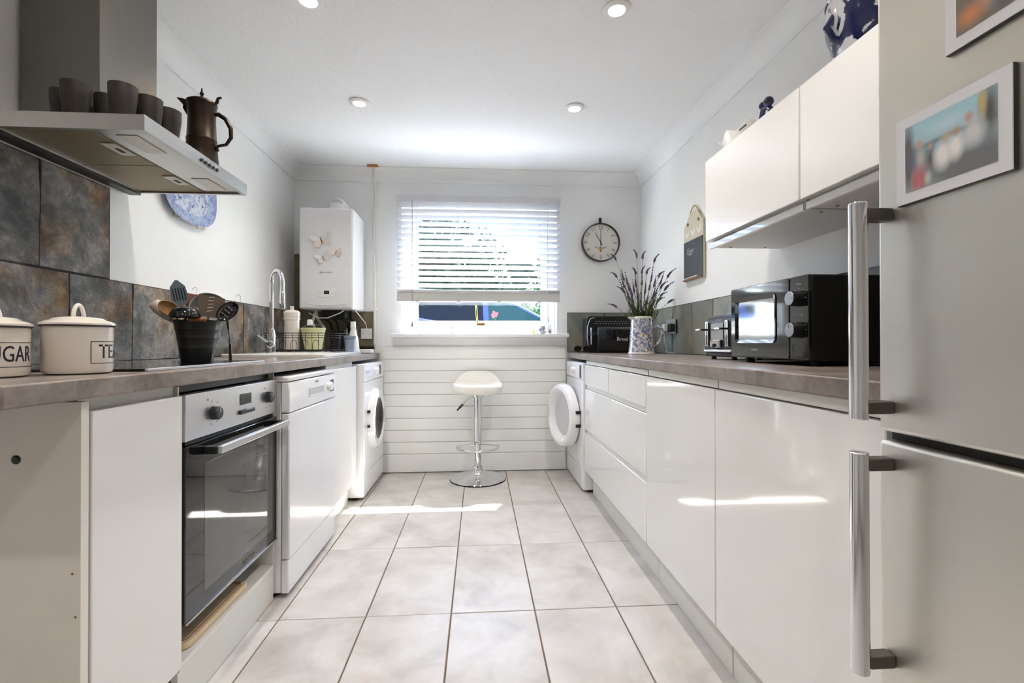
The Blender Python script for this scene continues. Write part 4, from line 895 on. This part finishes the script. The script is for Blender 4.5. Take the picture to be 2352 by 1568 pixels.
t = thing('memo_chalkboard', 'cream topped hen memo chalkboard hanging on rope on the right wall', 'chalkboard', (XR-.01, 2.72, 1.355))
y0, y1 = 2.595, 2.846; ym = (y0+y1)/2; prof = [(y0, 1.358), (y1, 1.358), (y1, 1.69)]
for k in range(9):
    q = k/8; prof.append((y1-.006-(y1-ym-.04)*q, 1.695+.068*(.5-.5*math.cos(PI*q))))
prof += [(2*ym-p[0], p[1]) for p in prof[:2:-1]]+[(y0, 1.69)]
B().prism(prof, 'x', XR-.016, XR-.003).obj('backboard', 'board_cream', t, bevel=.001)
cbo = Bx(XR-.0195, XR-.0162, y0+.003, y1-.003, 1.362, 1.597).obj('chalk_panel', 'chalkboard', t, bevel=.0008)
B().tube([(XR-.010, ym-.075, 1.735), (XR-.012, ym-.03, 1.785), (XR-.01, ym, 1.80), (XR-.012, ym+.03, 1.785), (XR-.010, ym+.075, 1.735)], .003, 8).obj('rope', 'rope', t)
for y in (ym-.07, ym+.07): B().lathe([(0, -.006), (.009, -.005), (.010, 0), (0, 0)], (XR-.016, y, 1.70), 14, 'x').obj('knot', 'wood_dark', t)
hen = [(-.028, .008), (-.034, .022), (-.026, .020), (-.012, .006), (.004, .008), (.012, .024), (.020, .028), (.022, .022), (.028, .019), (.022, .016), (.020, -.004), (.006, -.016), (.002, -.028), (-.002, -.016), (-.018, -.010)]
for k in range(3): B().prism([(ym+.078-.078*k-p[0]*1.1, 1.638+p[1]*1.1) for p in hen], 'x', XR-.0172, XR-.0161).obj('hen', 'ceramic_white', t, smooth=False)
text('chalk_writing', 'Eggs', .050, 'ink_light', cbo, (XR-.0197, ym+.035, 1.535), (0, -1, 0), (0, 0, 1), shear=.15)
B().cyl((XR-.024, y0+.06, 1.375), (XR-.024, y1-.02, 1.372), .005, seg=10).obj('chalk_stick', 'chalk', t)
B().box(XR-.030, XR-.0197, y0+.01, y1-.01, 1.362, 1.3675).obj('chalk_ledge', 'wood_dark', t)

t = thing('wall_socket', 'black double socket with white plug on the right slate splashback', 'socket', (XR-.012, 3.04, 1.05))
Bx(XR-.022, XR-.0125, 2.968, 3.112, 1.052, 1.138).obj('plate', 'black_gloss', t, bevel=.002)
Bx(XR-.0225, XR-.0215, 2.964, 3.116, 1.048, 1.142).obj('edge_trim', 'steel_satin', t, smooth=False)
pl = Bx(XR-.058, XR-.0226, 3.062, 3.108, 1.060, 1.112).obj('plug', 'plastic_white', t, bevel=.006)
Bx(XR-.05, XR-.0226, 2.985, 3.03, 1.060, 1.112).obj('plug', 'black_satin', t, bevel=.006)
B().tube([(XR-.045, 3.085, 1.060), (XR-.045, 3.085, 1.0), (XR-.04, 3.06, .95), (XR-.06, 3.03, .925), (XR-.05, 2.9, WT+.005)], .0035, 8).obj('cable', 'ink_light', pl)

# ------------------------------------------------------------------ right worktop things
t = thing('bread_bin', 'black metal bread bin lettered Bread in the far right corner', 'bread bin', (.99, 3.52, WT))
z0 = WT+.0006
B().prism(rrect(.985, z0+.137, .365, .272, .03), 'y', 3.50, 3.635).obj('back_shell', 'black_satin', t, bevel=.004)
B().prism([(3.50, z0+.008), (3.43, z0+.008), (3.415, z0+.03), (3.415, z0+.175), (3.44, z0+.195), (3.50, z0+.20)], 'x', .868, 1.165).obj('front_box', 'black_gloss', t, bevel=.006)
for k in range(14):
    for r in range(2): B().lathe([(0, -.002), (.0038, -.002), (.0038, 0), (0, 0)], (.865+.021*k+.010*r, 3.4998, z0+.218+.015*r), 10, 'y').obj('vent_hole', 'ink_light', t)
B().tube([(.86, 3.49, z0+.262), (.825, 3.48, z0+.250), (.806, 3.475, z0+.20), (.800, 3.47, z0+.12), (.810, 3.47, z0+.03)], .0035, 8).obj('side_rail', 'steel_satin', t)
Bx(.808, .868, 3.452, 3.47, z0+.125, z0+.15).obj('catch', 'charcoal_metal', t, bevel=.003)
B().cyl((.828, 3.455, z0+.06), (.828, 3.455, z0+.185), .006, seg=12).obj('hinge_bar', 'steel_satin', t)
text('lettering', 'Bread', .036, 'ink_white', t, (1.05, 3.4145, z0+.100), (1, 0, 0), (0, 0, 1))
t = thing('sunglasses', 'folded black sunglasses lying on the worktop corner by the bread bin', 'sunglasses', (.748, 3.42, WT))
for dx_ in (-.034, .034):
    B().lathe([(.0, -.001), (.026, -.001), (.028, .002), (.026, .004), (0, .004)], (.748+dx_, 3.40, WT+.031), 20, 'y', sx=1, sy=.85).obj('lens', 'black_gloss', t)
B().tube([(.724, 3.40, WT+.04), (.748, 3.396, WT+.045), (.772, 3.40, WT+.04)], .0025, 8).obj('bridge', 'black_gloss', t)
for s_ in (-1, 1): B().tube([(.748+s_*.062, 3.405, WT+.04), (.748+s_*.055, 3.43, WT+.02), (.748-s_*.02, 3.46, WT+.004)], .003, 8).obj('temple_arm', 'black_gloss', t)

JX, JY = 1.045, 3.00
t = thing('flower_jug', 'white jug with blue floral glaze holding dried lavender', 'jug', (JX, JY, WT+.0005))
B().lathe([(0, 0), (.080, 0), (.083, .004), (.081, .012), (.076, .06), (.070, .14), (.066, .20), (.067, .228), (.066, .236), (.061, .234), (.060, .20), (.070, .03), (0, .012)], (JX, JY, WT+.0005), 44).obj('body', 'jug_floral', t)
B().lathe([(.0675, .226), (.069, .233), (.066, .239), (.061, .236)], (JX, JY, WT+.0005), 44).obj('rim', 'ceramic_white', t)
B().lathe([(.0815, 0), (.0845, .003), (.0825, .011)], (JX, JY, WT+.0008), 44).obj('foot_ring', 'ceramic_white', t)
B().prism([(JX-.062, WT+.218), (JX-.085, WT+.236), (JX-.082, WT+.240), (JX-.055, WT+.238)], 'y', JY-.02, JY+.02).obj('spout', 'ceramic_white', t, bevel=.006)
B().tube([(JX+.066, JY-.02, WT+.165), (JX+.10, JY-.03, WT+.178), (JX+.124, JY-.035, WT+.16), (JX+.125, JY-.035, WT+.12), (JX+.11, JY-.03, WT+.08), (JX+.076, JY-.02, WT+.045)], [.010, .010, .010, .009, .009, .008], 12).obj('handle', 'jug_floral', t)
tips = [(-.155, .62), (-.165, .50), (-.012, .64), (.02, .63), (.088, .60), (.105, .50), (.165, .50), (.155, .42), (-.12, .48), (-.10, .44), (-.045, .52), (.012, .53), (-.02, .45), (.05, .47), (.075, .44), (-.075, .46), (.10, .38), (.13, .35), (.20, .34), (-.155, .31), (-.06, .38), (-.03, .36), (.03, .40), (.06, .36), (-.09, .36), (0, .34), (.09, .33), (-.11, .40), (.045, .53), (.13, .43), (-.13, .40), (-.07, .42), (-.05, .34), (.02, .46), (.035, .33), (.07, .30), (.11, .45), (-.03, .41), (-.085, .31), (.05, .42), (-.01, .30), (.145, .38)]
for i, (sx, hz) in enumerate(tips):
    dyy = random.uniform(-.05, .05); root = Vector((JX+sx*.22, JY+dyy*.3, WT+.12)); tip = Vector((JX+sx, JY+dyy, WT+hz)); mid = root.lerp(tip, .55)+Vector((-sx*.16, 0, .03))
    lab = 'dried lavender stem in the blue floral jug'
    if i == 0: lab = 'dried lavender stem bending furthest left towards the clock'
    if i == 18: lab = 'dried lavender stem reaching furthest right from the jug'
    r = thing('lavender_stem', lab, 'flower', tuple(root), 'dried lavender stems in the jug')
    path = [root.lerp(mid, k/4)*(1-k/8)+mid.lerp(tip, k/4)*(k/8) if False else (root*(1-q)**2+mid*2*q*(1-q)+tip*q*q) for k, q in enumerate([0, .2, .4, .6, .8, 1])]
    B().tube(path, .0013, 5).obj('stalk', 'lav_stem', r)
    b = B(); dirv = (path[-1]-path[-2]).normalized(); curl = Vector((1 if sx > 0 else -1, 0, -.6)) if hz > .48 or abs(sx) > .12 else Vector((0, 0, 1)); L_ = random.uniform(.04, .07); prev = path[-1]
    for k in range(7):
        q = k/6; pnt = path[-1]+dirv*(L_*q)+curl*(.018*q*q); b.ball(tuple(pnt), .0078*(1-.55*q)*random.uniform(.85, 1.2), (1, 1, 1.3), 1)
    b.ball(tuple(path[-1]-dirv*.012), .004, (1, 1, 1), 1); b.obj('flower_spike', 'lav_flower', r)
    if hz < .56:
        b = B()
        for k in range(9):
            pt = path[1]*(1-k/9)+path[3]*(k/9); dv = Vector((random.uniform(-.035, .035), random.uniform(-.02, .02), random.uniform(.03, .06))); sv = Vector((.0032, .0016, 0))
            b.quad([pt-sv, pt+sv, pt+dv+sv*.2, pt+dv-sv*.2])
        b.obj('leaf', 'leaf', r, smooth=False)['kind'] = 'stuff'

t = thing('toaster', 'black toaster with chrome levers and base between microwave and jug', 'toaster', (1.10, 1.90, WT))
tx, y0, y1 = .985, 1.795, 2.020; z0 = WT
B().box(tx+.006, 1.245, y0+.004, y1-.004, z0+.012, z0+.030).obj('base', 'black_matt', t, bevel=.004)
B().box(tx-.002, 1.25, y0, y1, z0+.0305, z0+.043).obj('base_band', 'steel_satin', t, bevel=.003)
B().prism([(tx+.002, z0+.0435), (tx+.002, z0+.150), (tx+.018, z0+.178), (tx+.04, z0+.186), (1.245, z0+.186), (1.245, z0+.0435)], 'y', y0+.003, y1-.003).obj('shell', 'charcoal_metal', t, bevel=.004)
B().box(tx+.04, 1.235, y0+.015, y1-.015, z0+.1865, z0+.190).obj('top_plate', 'chrome', t, bevel=.001)
for k in range(4): Bx(tx+.055, 1.22, y0+.032+.043*k, y0+.05+.043*k, z0+.1902, z0+.1912).obj('bread_slot', 'black_matt', t, smooth=False)
Bx(tx-.0005, tx+.0015, 1.856, 1.957, z0+.082, z0+.15).obj('ribbed_panel', 'steel_v', t, smooth=False)
for yy in (1.822, 1.985):
    ch = Bx(tx-.006, tx+.001, yy-.011, yy+.011, z0+.055, z0+.160).obj('lever_track', 'chrome', t, bevel=.002)
    Bx(tx-.0068, tx-.0058, yy-.003, yy+.003, z0+.06, z0+.155).obj('track_slot', 'black_matt', ch, smooth=False)
    lvv = Bx(tx-.034, tx-.007, yy-.020, yy+.020, z0+.122, z0+.129).obj('lever', 'black_matt', t, bevel=.002)
    Bx(tx-.046, tx-.0345, yy-.020, yy+.020, z0+.122, z0+.130).obj('lever_tip', 'chrome', lvv, bevel=.002)
cpn = Bx(tx-.012, tx+.001, 1.868, 1.945, z0+.050, z0+.082).obj('control_block', 'chrome', t, bevel=.004)
for k in range(3): Bx(tx-.0126, tx-.0119, 1.876+.024*k, 1.890+.024*k, z0+.072, z0+.076).obj('indicator', 'rust', cpn, smooth=False)
B().lathe([(0, -.006), (.008, -.006), (.009, 0), (0, 0)], (tx-.012, 1.906, z0+.058), 14, 'x').obj('browning_dial', 'black_matt', cpn)
text('maker_mark', 'Breville', .013, 'ink_light', t, (tx+.0085, 1.905, z0+.163), (0, -1, 0), (.48, 0, .87))
for yy in (y0+.03, y1-.03):
    for xx in (tx+.03, 1.22): B().cyl((xx, yy, WT+.0004), (xx, yy, z0+.0125), .010, seg=12).obj('foot', 'rubber', t)

t = thing('microwave_oven', 'black microwave oven with mirror door and two silver dials', 'microwave', (1.10, 1.485, WT))
mx, y0, y1, z0, z1 = .930, 1.282, 1.694, WT+.016, 1.178
Bx(mx+.013, 1.262, y0+.002, y1-.002, z0, z1).obj('casing', 'black_matt', t, bevel=.004)
dr = B().prism(rrect((1.366+y1)/2, (z0+z1)/2+.001, y1-1.366, z1-z0-.002, .008), 'x', mx, mx+.0125).obj('door', 'black_gloss', t, bevel=.002)
b = B(); o1 = rrect(1.545, (z0+z1)/2+.008, .235, .160, .020, 5); i1 = rrect(1.539, (z0+z1)/2+.0055, .205, .132, .012, 5)
A = [b.bm.verts.new((mx-.0008, p, q)) for p, q in o1]; E_ = [b.bm.verts.new((mx-.0002, p, q)) for p, q in i1]
b2 = [b.bm.verts.new((mx+.002, p, q)) for p, q in o1]
nn = len(A)
A2 = [b.bm.verts.new((mx-.003, p, q)) for p, q in o1]; 
for k in range(nn):
    b.bm.faces.new((b2[k], b2[(k+1) % nn], A2[(k+1) % nn], A2[k])); b.bm.faces.new((A2[k], A2[(k+1) % nn], E_[(k+1) % nn], E_[k]))
b.obj('window_bezel', 'black_gloss', dr)
B().prism(i1, 'x', mx-.0006, mx-.0001).obj('mirror_window', 'mw_mirror', dr, smooth=False)
cpn = B().prism(rrect((y0+1.363)/2, (z0+z1)/2+.001, 1.363-y0, z1-z0-.002, .004), 'x', mx+.001, mx+.0125).obj('control_panel', 'black_gloss', t, bevel=.002)
for i, (z, ang) in enumerate(((1.112, 0), (1.020, PI/2))):
    kb = B().lathe([(0, -.030), (.0205, -.030), (.0215, -.028), (.0235, -.002), (.0235, 0), (0, 0)], (mx+.001, 1.322, z), 32, 'x').obj('dial', 'black_matt', t)
    B().lathe([(0, -.0312), (.0195, -.0312), (.0203, -.0301), (0, -.0301)], (mx+.001, 1.322, z), 32, 'x').obj('dial_face', 'knob_face', kb)
    u = Vector((0, -math.cos(ang), math.sin(ang))); v = Vector((0, u.z, -u.y)); o_ = Vector((mx-.0305, 1.322, z))
    B().tube([o_+u*.007, o_+u*.018], .0007, 5).obj('dial_pointer', 'ink', kb)
    text('dial_caption', ['Power', 'Timer (min)'][i], .0075, 'ink_light', cpn, (mx+.0008, 1.322, z+.042 if i == 0 else z+.043), (0, -1, 0), (0, 0, 1))
    for k in range(7):
        a = PI*k/6; Bx(mx+.0004, mx+.0009, 1.322+.0285*math.cos(a)-.002, 1.322+.0285*math.cos(a)+.002, z+.0285*math.sin(a)-.0008, z+.0285*math.sin(a)+.0008).obj('dial_mark', 'ink_light', cpn, smooth=False)
rb = rrect(1.322, .962, .056, .036, .012, 4)
B().tube([(mx+.0006, p, q) for p, q in rb], .0008, 6, closed=True).obj('door_button_outline', 'steel_dark', cpn)
text('maker_mark', 'comfee\'', .0125, 'ink_light', dr, (mx-.0002, 1.545, z0+.030), (0, -1, 0), (0, 0, 1))
Bx(mx-.0015, mx+.004, 1.368, y1-.002, z0+.003, z0+.010).obj('door_sill', 'charcoal_metal', dr, bevel=.001)
for yy in (y0+.04, y1-.04):
    for xx in (mx+.05, 1.22): B().cyl((xx, yy, WT+.0004), (xx, yy, z0+.0005), .014, seg=14).obj('foot', 'rubber', t)

# on the wall cupboards
t = thing('glazed_bowl', 'large dark blue and white glazed bowl on the wall cupboard by the refrigerator', 'bowl', (1.11, 1.22, 1.7505))
B().lathe([(0, 0), (.085, 0), (.09, .006), (.115, .05), (.134, .11), (.138, .165), (.132, .20), (.128, .20), (.131, .16), (.108, .05), (0, .012)], (1.118, 1.235, 1.7505), 56).obj('vessel', 'bowl_blue', t)
B().lathe([(.131, .194), (.136, .199), (.131, .206), (.126, .200)], (1.118, 1.235, 1.7505), 56).obj('rim', 'navy_glaze', t)
B().tube([(1.118-.15*math.cos(q), 1.235+.02, 1.86+.06*math.sin(q)) for q in [-1.0, -.5, 0, .5, 1.0]], .010, 10).obj('lug_handle', 'navy_glaze', t)
t = thing('ceramic_dish', 'long white scalloped dish with navy knobs on the far wall cupboard', 'dish', (1.07, 1.83, 1.7505))
b = B(); K = 40; rows = []
for (s_, h) in ((.55, 0), (.8, .03), (1.0, .072), (1.02, .078), (.96, .074), (.75, .034), (.5, .008)):
    rows.append([b.bm.verts.new((1.075+.075*s_*(1+.04*math.cos(8*2*PI*k/K)*(s_ > .9))*math.cos(2*PI*k/K), 1.845+.145*s_*(1+.03*math.cos(8*2*PI*k/K)*(s_ > .9))*math.sin(2*PI*k/K), 1.7506+h+(.012*math.cos(8*2*PI*k/K) if s_ > .9 else 0))) for k in range(K)])
for i in range(6):
    for k in range(K): b.bm.faces.new((rows[i][k], rows[i][(k+1) % K], rows[i+1][(k+1) % K], rows[i+1][k]))
b.bm.faces.new(rows[0][::-1]); b.bm.faces.new(rows[-1]); b.obj('basin', 'ceramic_white', t, ang=60)
B().tube([(1.06, 1.71, 1.825), (1.055, 1.69, 1.85), (1.055, 1.665, 1.852), (1.06, 1.65, 1.83)], .010, 10).ball((1.053, 1.69, 1.864), .015).ball((1.053, 1.655, 1.862), .019).obj('knob_handle', 'navy_glaze', t)
B().box(1.0, 1.004, 1.715, 1.76, 1.80, 1.806).obj('blue_band', 'navy_glaze', t)

# ------------------------------------------------------------------ stool
SX, SY = -.010, 3.462
t = thing('bar_stool', 'white padded bar stool on chrome column under the window', 'stool', (SX, SY, .0005))
B().lathe([(0, .001), (.196, .001), (.200, .006), (.197, .011), (.12, .022), (.065, .035), (.043, .052), (.034, .070), (.031, .085), (0, .085)], (SX, SY, .0005), 56).obj('base', 'chrome', t)
B().lathe([(0, .0), (.203, 0), (.203, .002), (0, .002)], (SX, SY, -.0008), 48).obj('base_ring', 'rubber', t)
B().cyl((SX, SY, .085), (SX, SY, .265), .0235, seg=28).obj('lower_column', 'chrome', t)
B().cyl((SX, SY, .262), (SX, SY, .60), .030, seg=32).obj('upper_column', 'chrome', t, bevel=.003)
B().lathe([(.024, .07), (.034, .072), (.036, .085), (.032, .095), (.024, .097)], (SX, SY, 0), 28).obj('collar', 'chrome', t)
fr_ = [(SX+.03, SY-.01, .25)]+[(SX+.153*math.cos(q), SY-.01-.20*max(0, math.sin(q)) if False else SY-.02-.17*math.sin(q), .242) for q in [PI*k/16 for k in range(17)]]+[(SX-.03, SY-.01, .25)]
B().tube(fr_, .0085, 10).obj('footrest', 'chrome', t)
B().lathe([(0, 0), (.045, 0), (.045, .012), (.03, .02), (0, .02)], (SX, SY, .600), 28).obj('seat_plate', 'chrome', t)
b = B(); K = 44; rows = []
def seatz(u, v): return .050*max(0, v)**2+.012*abs(u)**2.5+.100*max(0, (v-.35))**1.3
for (s_, h) in ((.0, -.045), (.55, -.045), (.86, -.040), (.97, -.022), (1.0, 0), (.975, .020), (.90, .030), (.7, .028), (.4, .024), (0, .022)):
    row = []
    for k in range(K):
        a = 2*PI*k/K; ca, sa = math.cos(a), math.sin(a); e = 2/2.9
        u = s_*math.copysign(abs(ca)**e, ca); v = s_*math.copysign(abs(sa)**e, sa)
        wdt = .188-.016*max(0, v)
        row.append(b.bm.verts.new((SX+u*wdt, SY-.005+v*.165, .662+h+seatz(u, v))))
    rows.append(row)
for i in range(len(rows)-1):
    for k in range(K): b.bm.faces.new((rows[i][k], rows[i][(k+1) % K], rows[i+1][(k+1) % K], rows[i+1][k]))
bmesh.ops.remove_doubles(b.bm, verts=b.bm.verts, dist=1e-5); so = b.obj('seat', 'seat', t, ang=60); sm = so.modifiers.new('round', 'SUBSURF'); sm.levels = 1; sm.render_levels = 2
lv = B().tube([(SX-.04, SY-.05, .598), (SX-.075, SY-.09, .582), (SX-.105, SY-.12, .556)], .004, 8).obj('height_lever', 'chrome', t)
B().tube([(SX-.103, SY-.118, .558), (SX-.118, SY-.132, .545), (SX-.142, SY-.155, .522)], [.006, .008, .005], 10).obj('lever_grip', 'black_matt', lv)

# ------------------------------------------------------------------ window sill ornaments
SLZ = 1.0606
jarlike('small_bowl', 'small plain white bowl at the left end of the window sill', 'bowl', -.435, 3.655, SLZ, [(0, 0), (.026, 0), (.030, .004), (.036, .045), (.034, .046), (.027, .006), (0, .005)], 'ceramic_white', 28)
def teacup(label, x, y, mat, hs):
    r = thing('teacup', label, 'teacup', (x, y, SLZ), 'teacups on the window sill')
    B().lathe([(0, 0), (.024, 0), (.026, .003), (.045, .012), (.052, .016), (.051, .018), (.025, .006), (0, .005)], (x, y, SLZ), 32).obj('saucer', 'ceramic_white', r)
    B().lathe([(0, .0062), (.018, .0062), (.024, .012), (.031, .035), (.033, .058), (.031, .058), (.022, .014), (0, .011)], (x, y, SLZ), 30).obj('cup', mat, r)
    B().tube([(x+hs*(.029+.018*math.sin(q)), y, SLZ+.035+.016*math.cos(q)) for q in [PI*k/8 for k in range(9)]], .0026, 8).obj('handle', mat, r)
teacup('white teacup with blue sprigs on a saucer near the middle of the sill', -.200, 3.66, 'cup_blue', -1)
teacup('blue patterned teacup on a saucer at the right end of the sill', .480, 3.665, 'jug_floral', -1)
t = thing('crystal_ornament', 'faceted clear glass ornament below the brass window handle', 'ornament', (.0, 3.66, SLZ))
for k in range(7):
    a = 2*PI*k/7; B().lathe([(0, 0), (.010, .006), (.013, .016), (.008, .028), (0, .034)], (.0+.024*math.cos(a), 3.66+.02*math.sin(a), SLZ), 6).obj('facet', 'clear_glass', t, smooth=False)
B().lathe([(0, 0), (.014, .008), (.016, .03), (.008, .045), (0, .05)], (0, 3.66, SLZ), 6).obj('facet', 'clear_glass', t, smooth=False)
for i, (x, lab) in enumerate(((.21, 'left of two tiny white dishes on the sill'), (.315, 'right of two tiny white dishes on the sill'))):
    jarlike('trinket_dish', lab, 'dish', x, 3.65, SLZ, [(0, 0), (.022, 0), (.034, .012), (.033, .014), (.020, .004), (0, .003)], 'ceramic_white', 28)
t = thing('wooden_block_tag', 'little white slotted block beside the right teacup', 'ornament', (.548, 3.66, SLZ))
ring(B(), .535, .562, SLZ, SLZ+.065, .007, 3.655, 3.675).obj('block', 'plastic_white', t)
Bx(.5425, .5545, 3.660, 3.668, SLZ+.0075, SLZ+.030).obj('insert', 'wood', t)
t = thing('sponge_figure', 'tiny white figure beside the small bowl on the sill', 'ornament', (-.36, 3.65, SLZ))
B().lathe([(0, 0), (.012, 0), (.014, .012), (.008, .02), (0, .02)], (-.362, 3.655, SLZ), 14).ball((-.362, 3.655, SLZ+.025), .007).obj('figure', 'ceramic_white', t)
t = thing('rose_ornament', 'pink rose ornament hanging against the lower window pane', 'ornament', (.125, 3.79, 1.165))
b = B()
for k in range(9):
    a = 2.4*k; rr_ = .006+.0022*k; b.ball((.122+rr_*math.cos(a), 3.785, 1.216+rr_*math.sin(a)), .0105, (1, .6, 1), 1)
b.obj('petals', 'rose', t)
B().tube([(.122, 3.787, 1.20), (.124, 3.79, 1.18), (.128, 3.791, 1.166)], .002, 6).obj('stem', 'leaf', t)
B().quad([(.124, 3.789, 1.18), (.134, 3.788, 1.188), (.143, 3.788, 1.184), (.133, 3.789, 1.177)]).obj('leaf', 'leaf', t, smooth=False)
t = thing('brass_reflection', 'small brass dome added for a reflection in the right corner of the window', 'ornament', (.44, 3.742, 1.0606))  # dome shape added in place of a brass reflection in the glass
B().lathe([(0, 0), (.022, 0), (.024, .01), (.018, .026), (.006, .036), (.003, .05), (0, .052)], (.44, 3.742, 1.0606), 18).obj('dome', 'brass', t)

# ------------------------------------------------------------------ outdoors
GZ = -.15
struct(Bx(-30, 30, D+.25, 60, GZ-.1, GZ).obj('floor_outside', 'asphalt', smooth=False))
Bx(-30, 30, 9.0, 40, GZ, GZ+.02).obj('lawn', 'grass', smooth=False)['kind'] = 'structure'
t = thing('parked_car', 'dark blue estate car parked outside the window', 'car', (-.8, 6.9, GZ))
cy0, cy1 = 6.1, 7.75; g = GZ
low = [(-3.2, .28), (-3.22, .65), (-3.1, 1.02), (-3.0, 1.58), (-.95, 1.50), (-.4, 1.415), (.9, 1.385), (1.85, 1.22), (2.05, .95), (2.10, .55), (2.0, .28)]
B().prism([(x, z+g) for x, z in low], 'y', cy0, cy1).obj('body', 'car_paint', t, bevel=.05, seg=3)
cab = [(-2.95, 1.40), (-2.72, 1.66), (-2.3, 1.82), (-1.2, 1.88), (.05, 1.83), (.35, 1.75), (1.0, 1.39)]
b = B(); A = [b.bm.verts.new((x, cy0+.03+.18*max(0, (z-1.4)/.48), z+g)) for x, z in cab]; E_ = [b.bm.verts.new((x, cy1-.03-.18*max(0, (z-1.4)/.48), z+g)) for x, z in cab]; m_ = len(cab)
b.bm.faces.new(A); b.bm.faces.new(E_[::-1])
for k in range(m_): b.bm.faces.new((A[k], A[(k+1) % m_], E_[(k+1) % m_], E_[k]))
b.obj('cabin', 'car_paint', t, bevel=.03)
def carwin(pts, mat):
    b = B(); F = [b.bm.verts.new((x, cy0+.022+.18*max(0, (z-1.4)/.48), z+g)) for x, z in pts]; G = [b.bm.verts.new((x, cy0+.034+.18*max(0, (z-1.4)/.48), z+g)) for x, z in pts]; n_ = len(pts)
    b.bm.faces.new(F); b.bm.faces.new(G[::-1])
    for k in range(n_): b.bm.faces.new((F[k], F[(k+1) % n_], G[(k+1) % n_], G[k]))
    b.obj('side_window', mat, t, smooth=False)
carwin([(-2.75, 1.57), (-1.75, 1.54), (-1.7, 1.80), (-2.2, 1.75), (-2.6, 1.62)], 'car_glass')
carwin([(-1.66, 1.535), (-.95, 1.51), (-.4, 1.42), (.06, 1.41), (.04, 1.80), (-1.6, 1.82)], 'car_glass')
carwin([(.13, 1.41), (.92, 1.40), (.42, 1.66), (.28, 1.74), (.11, 1.78)], 'car_green_glass')
Bx(-.4, .95, cy0-.005, cy0+.02, 1.395+g, 1.408+g).obj('window_trim', 'steel_satin', t, smooth=False)
for x in (-2.4, 1.3):
    for y in (cy0, cy1-.2):
        wh = B().lathe([(0, -.03), (.20, -.03), (.22, 0), (.31, -.01), (.33, .02), (.33, .18), (0, .18)], (x, y, .33+g), 32, 'y').obj('wheel', 'tyre', t)
        B().lathe([(0, -.036), (.19, -.034), (.20, -.02), (0, -.02)], (x, y, .33+g), 20, 'y').obj('hub_cap', 'steel_satin', wh)
B().ball((.85, cy0-.09, 1.46+g), .10, (.7, 1, .75)).obj('mirror', 'car_paint', t)
Bx(-2.5, -.2, cy0+.22, cy0+.25, 1.885+g, 1.91+g).obj('roof_rail', 'steel_satin', t, bevel=.005)
def leafy(name, label, cat, c, rad, n, mat, size, trunk=True, group=None):
    r = thing(name, label, cat, (c[0], c[1], GZ+.02), group); b = B(); rnd = random.Random(hash((round(c[0], 2), n)) % 9999)
    for k in range(n):
        v = Vector((rnd.gauss(0, 1), rnd.gauss(0, 1), rnd.gauss(0, 1))); v.normalize(); v *= rnd.uniform(.72, 1.04)**.6*(1+.14*math.sin(5*v.x+3*v.z)*math.cos(4*v.y))
        p = Vector((c[0]+v.x*rad[0], c[1]+v.y*rad[1], c[2]+v.z*rad[2])); u = Vector((rnd.gauss(0, 1), rnd.gauss(0, 1), rnd.gauss(0, 1))).normalized(); w = u.orthogonal().normalized(); s_ = size*rnd.uniform(.6, 1.3)
        b.quad([p-u*s_, p+w*s_*.5, p+u*s_, p-w*s_*.5])
    b.obj('foliage', mat, r, smooth=False)['kind'] = 'stuff'
    B().ball(c, 1, (rad[0]*.8, rad[1]*.8, rad[2]*.8), 3).obj('inner_mass', mat, r)
    if trunk: B().cyl((c[0], c[1], GZ+.02), (c[0], c[1], c[2]), .22, .14, 12).obj('trunk', 'bark', r)
leafy('tree', 'tall dark green tree beyond the car, seen through the blind', 'tree', (-1.35, 17, 3.2), (2.6, 1.7, 2.35), 3400, 'leaf_dark', .22)
leafy('tree', 'lower rounded tree to the right of the tall dark one', 'tree', (3.4, 17.3, 2.4), (1.9, 1.5, 1.9), 2200, 'leaf', .18)
leafy('shrub', 'bright green shrub beyond the car bonnet', 'shrub', (2.0, 12.5, 1.3), (1.6, 1.1, 1.2), 1500, 'leaf', .11, False)
t = thing('hedge', 'long dark clipped hedge closing the view outside', 'hedge', (0, 23, GZ+.02)); b = B(); rnd = random.Random(3)
for k in range(6500):
    x, z = rnd.uniform(-11, 11), rnd.uniform(0, 4.95); p = Vector((x, 22.0+rnd.uniform(-.15, .15), GZ+z)) if rnd.random() < .8 else Vector((x, 22+rnd.uniform(0, 1.8), GZ+4.95+rnd.uniform(-.1, .15)))
    u = Vector((rnd.gauss(0, 1), rnd.gauss(0, 1), rnd.gauss(0, 1))).normalized(); w = u.orthogonal().normalized(); s_ = rnd.uniform(.1, .22); b.quad([p-u*s_, p+w*s_*.5, p+u*s_, p-w*s_*.5])
b.obj('foliage', 'leaf_dark', t, smooth=False)['kind'] = 'stuff'
Bx(-11, 11, 22.1, 23.8, GZ+.021, GZ+4.9).obj('inner_mass', 'leaf_dark', t, smooth=False)
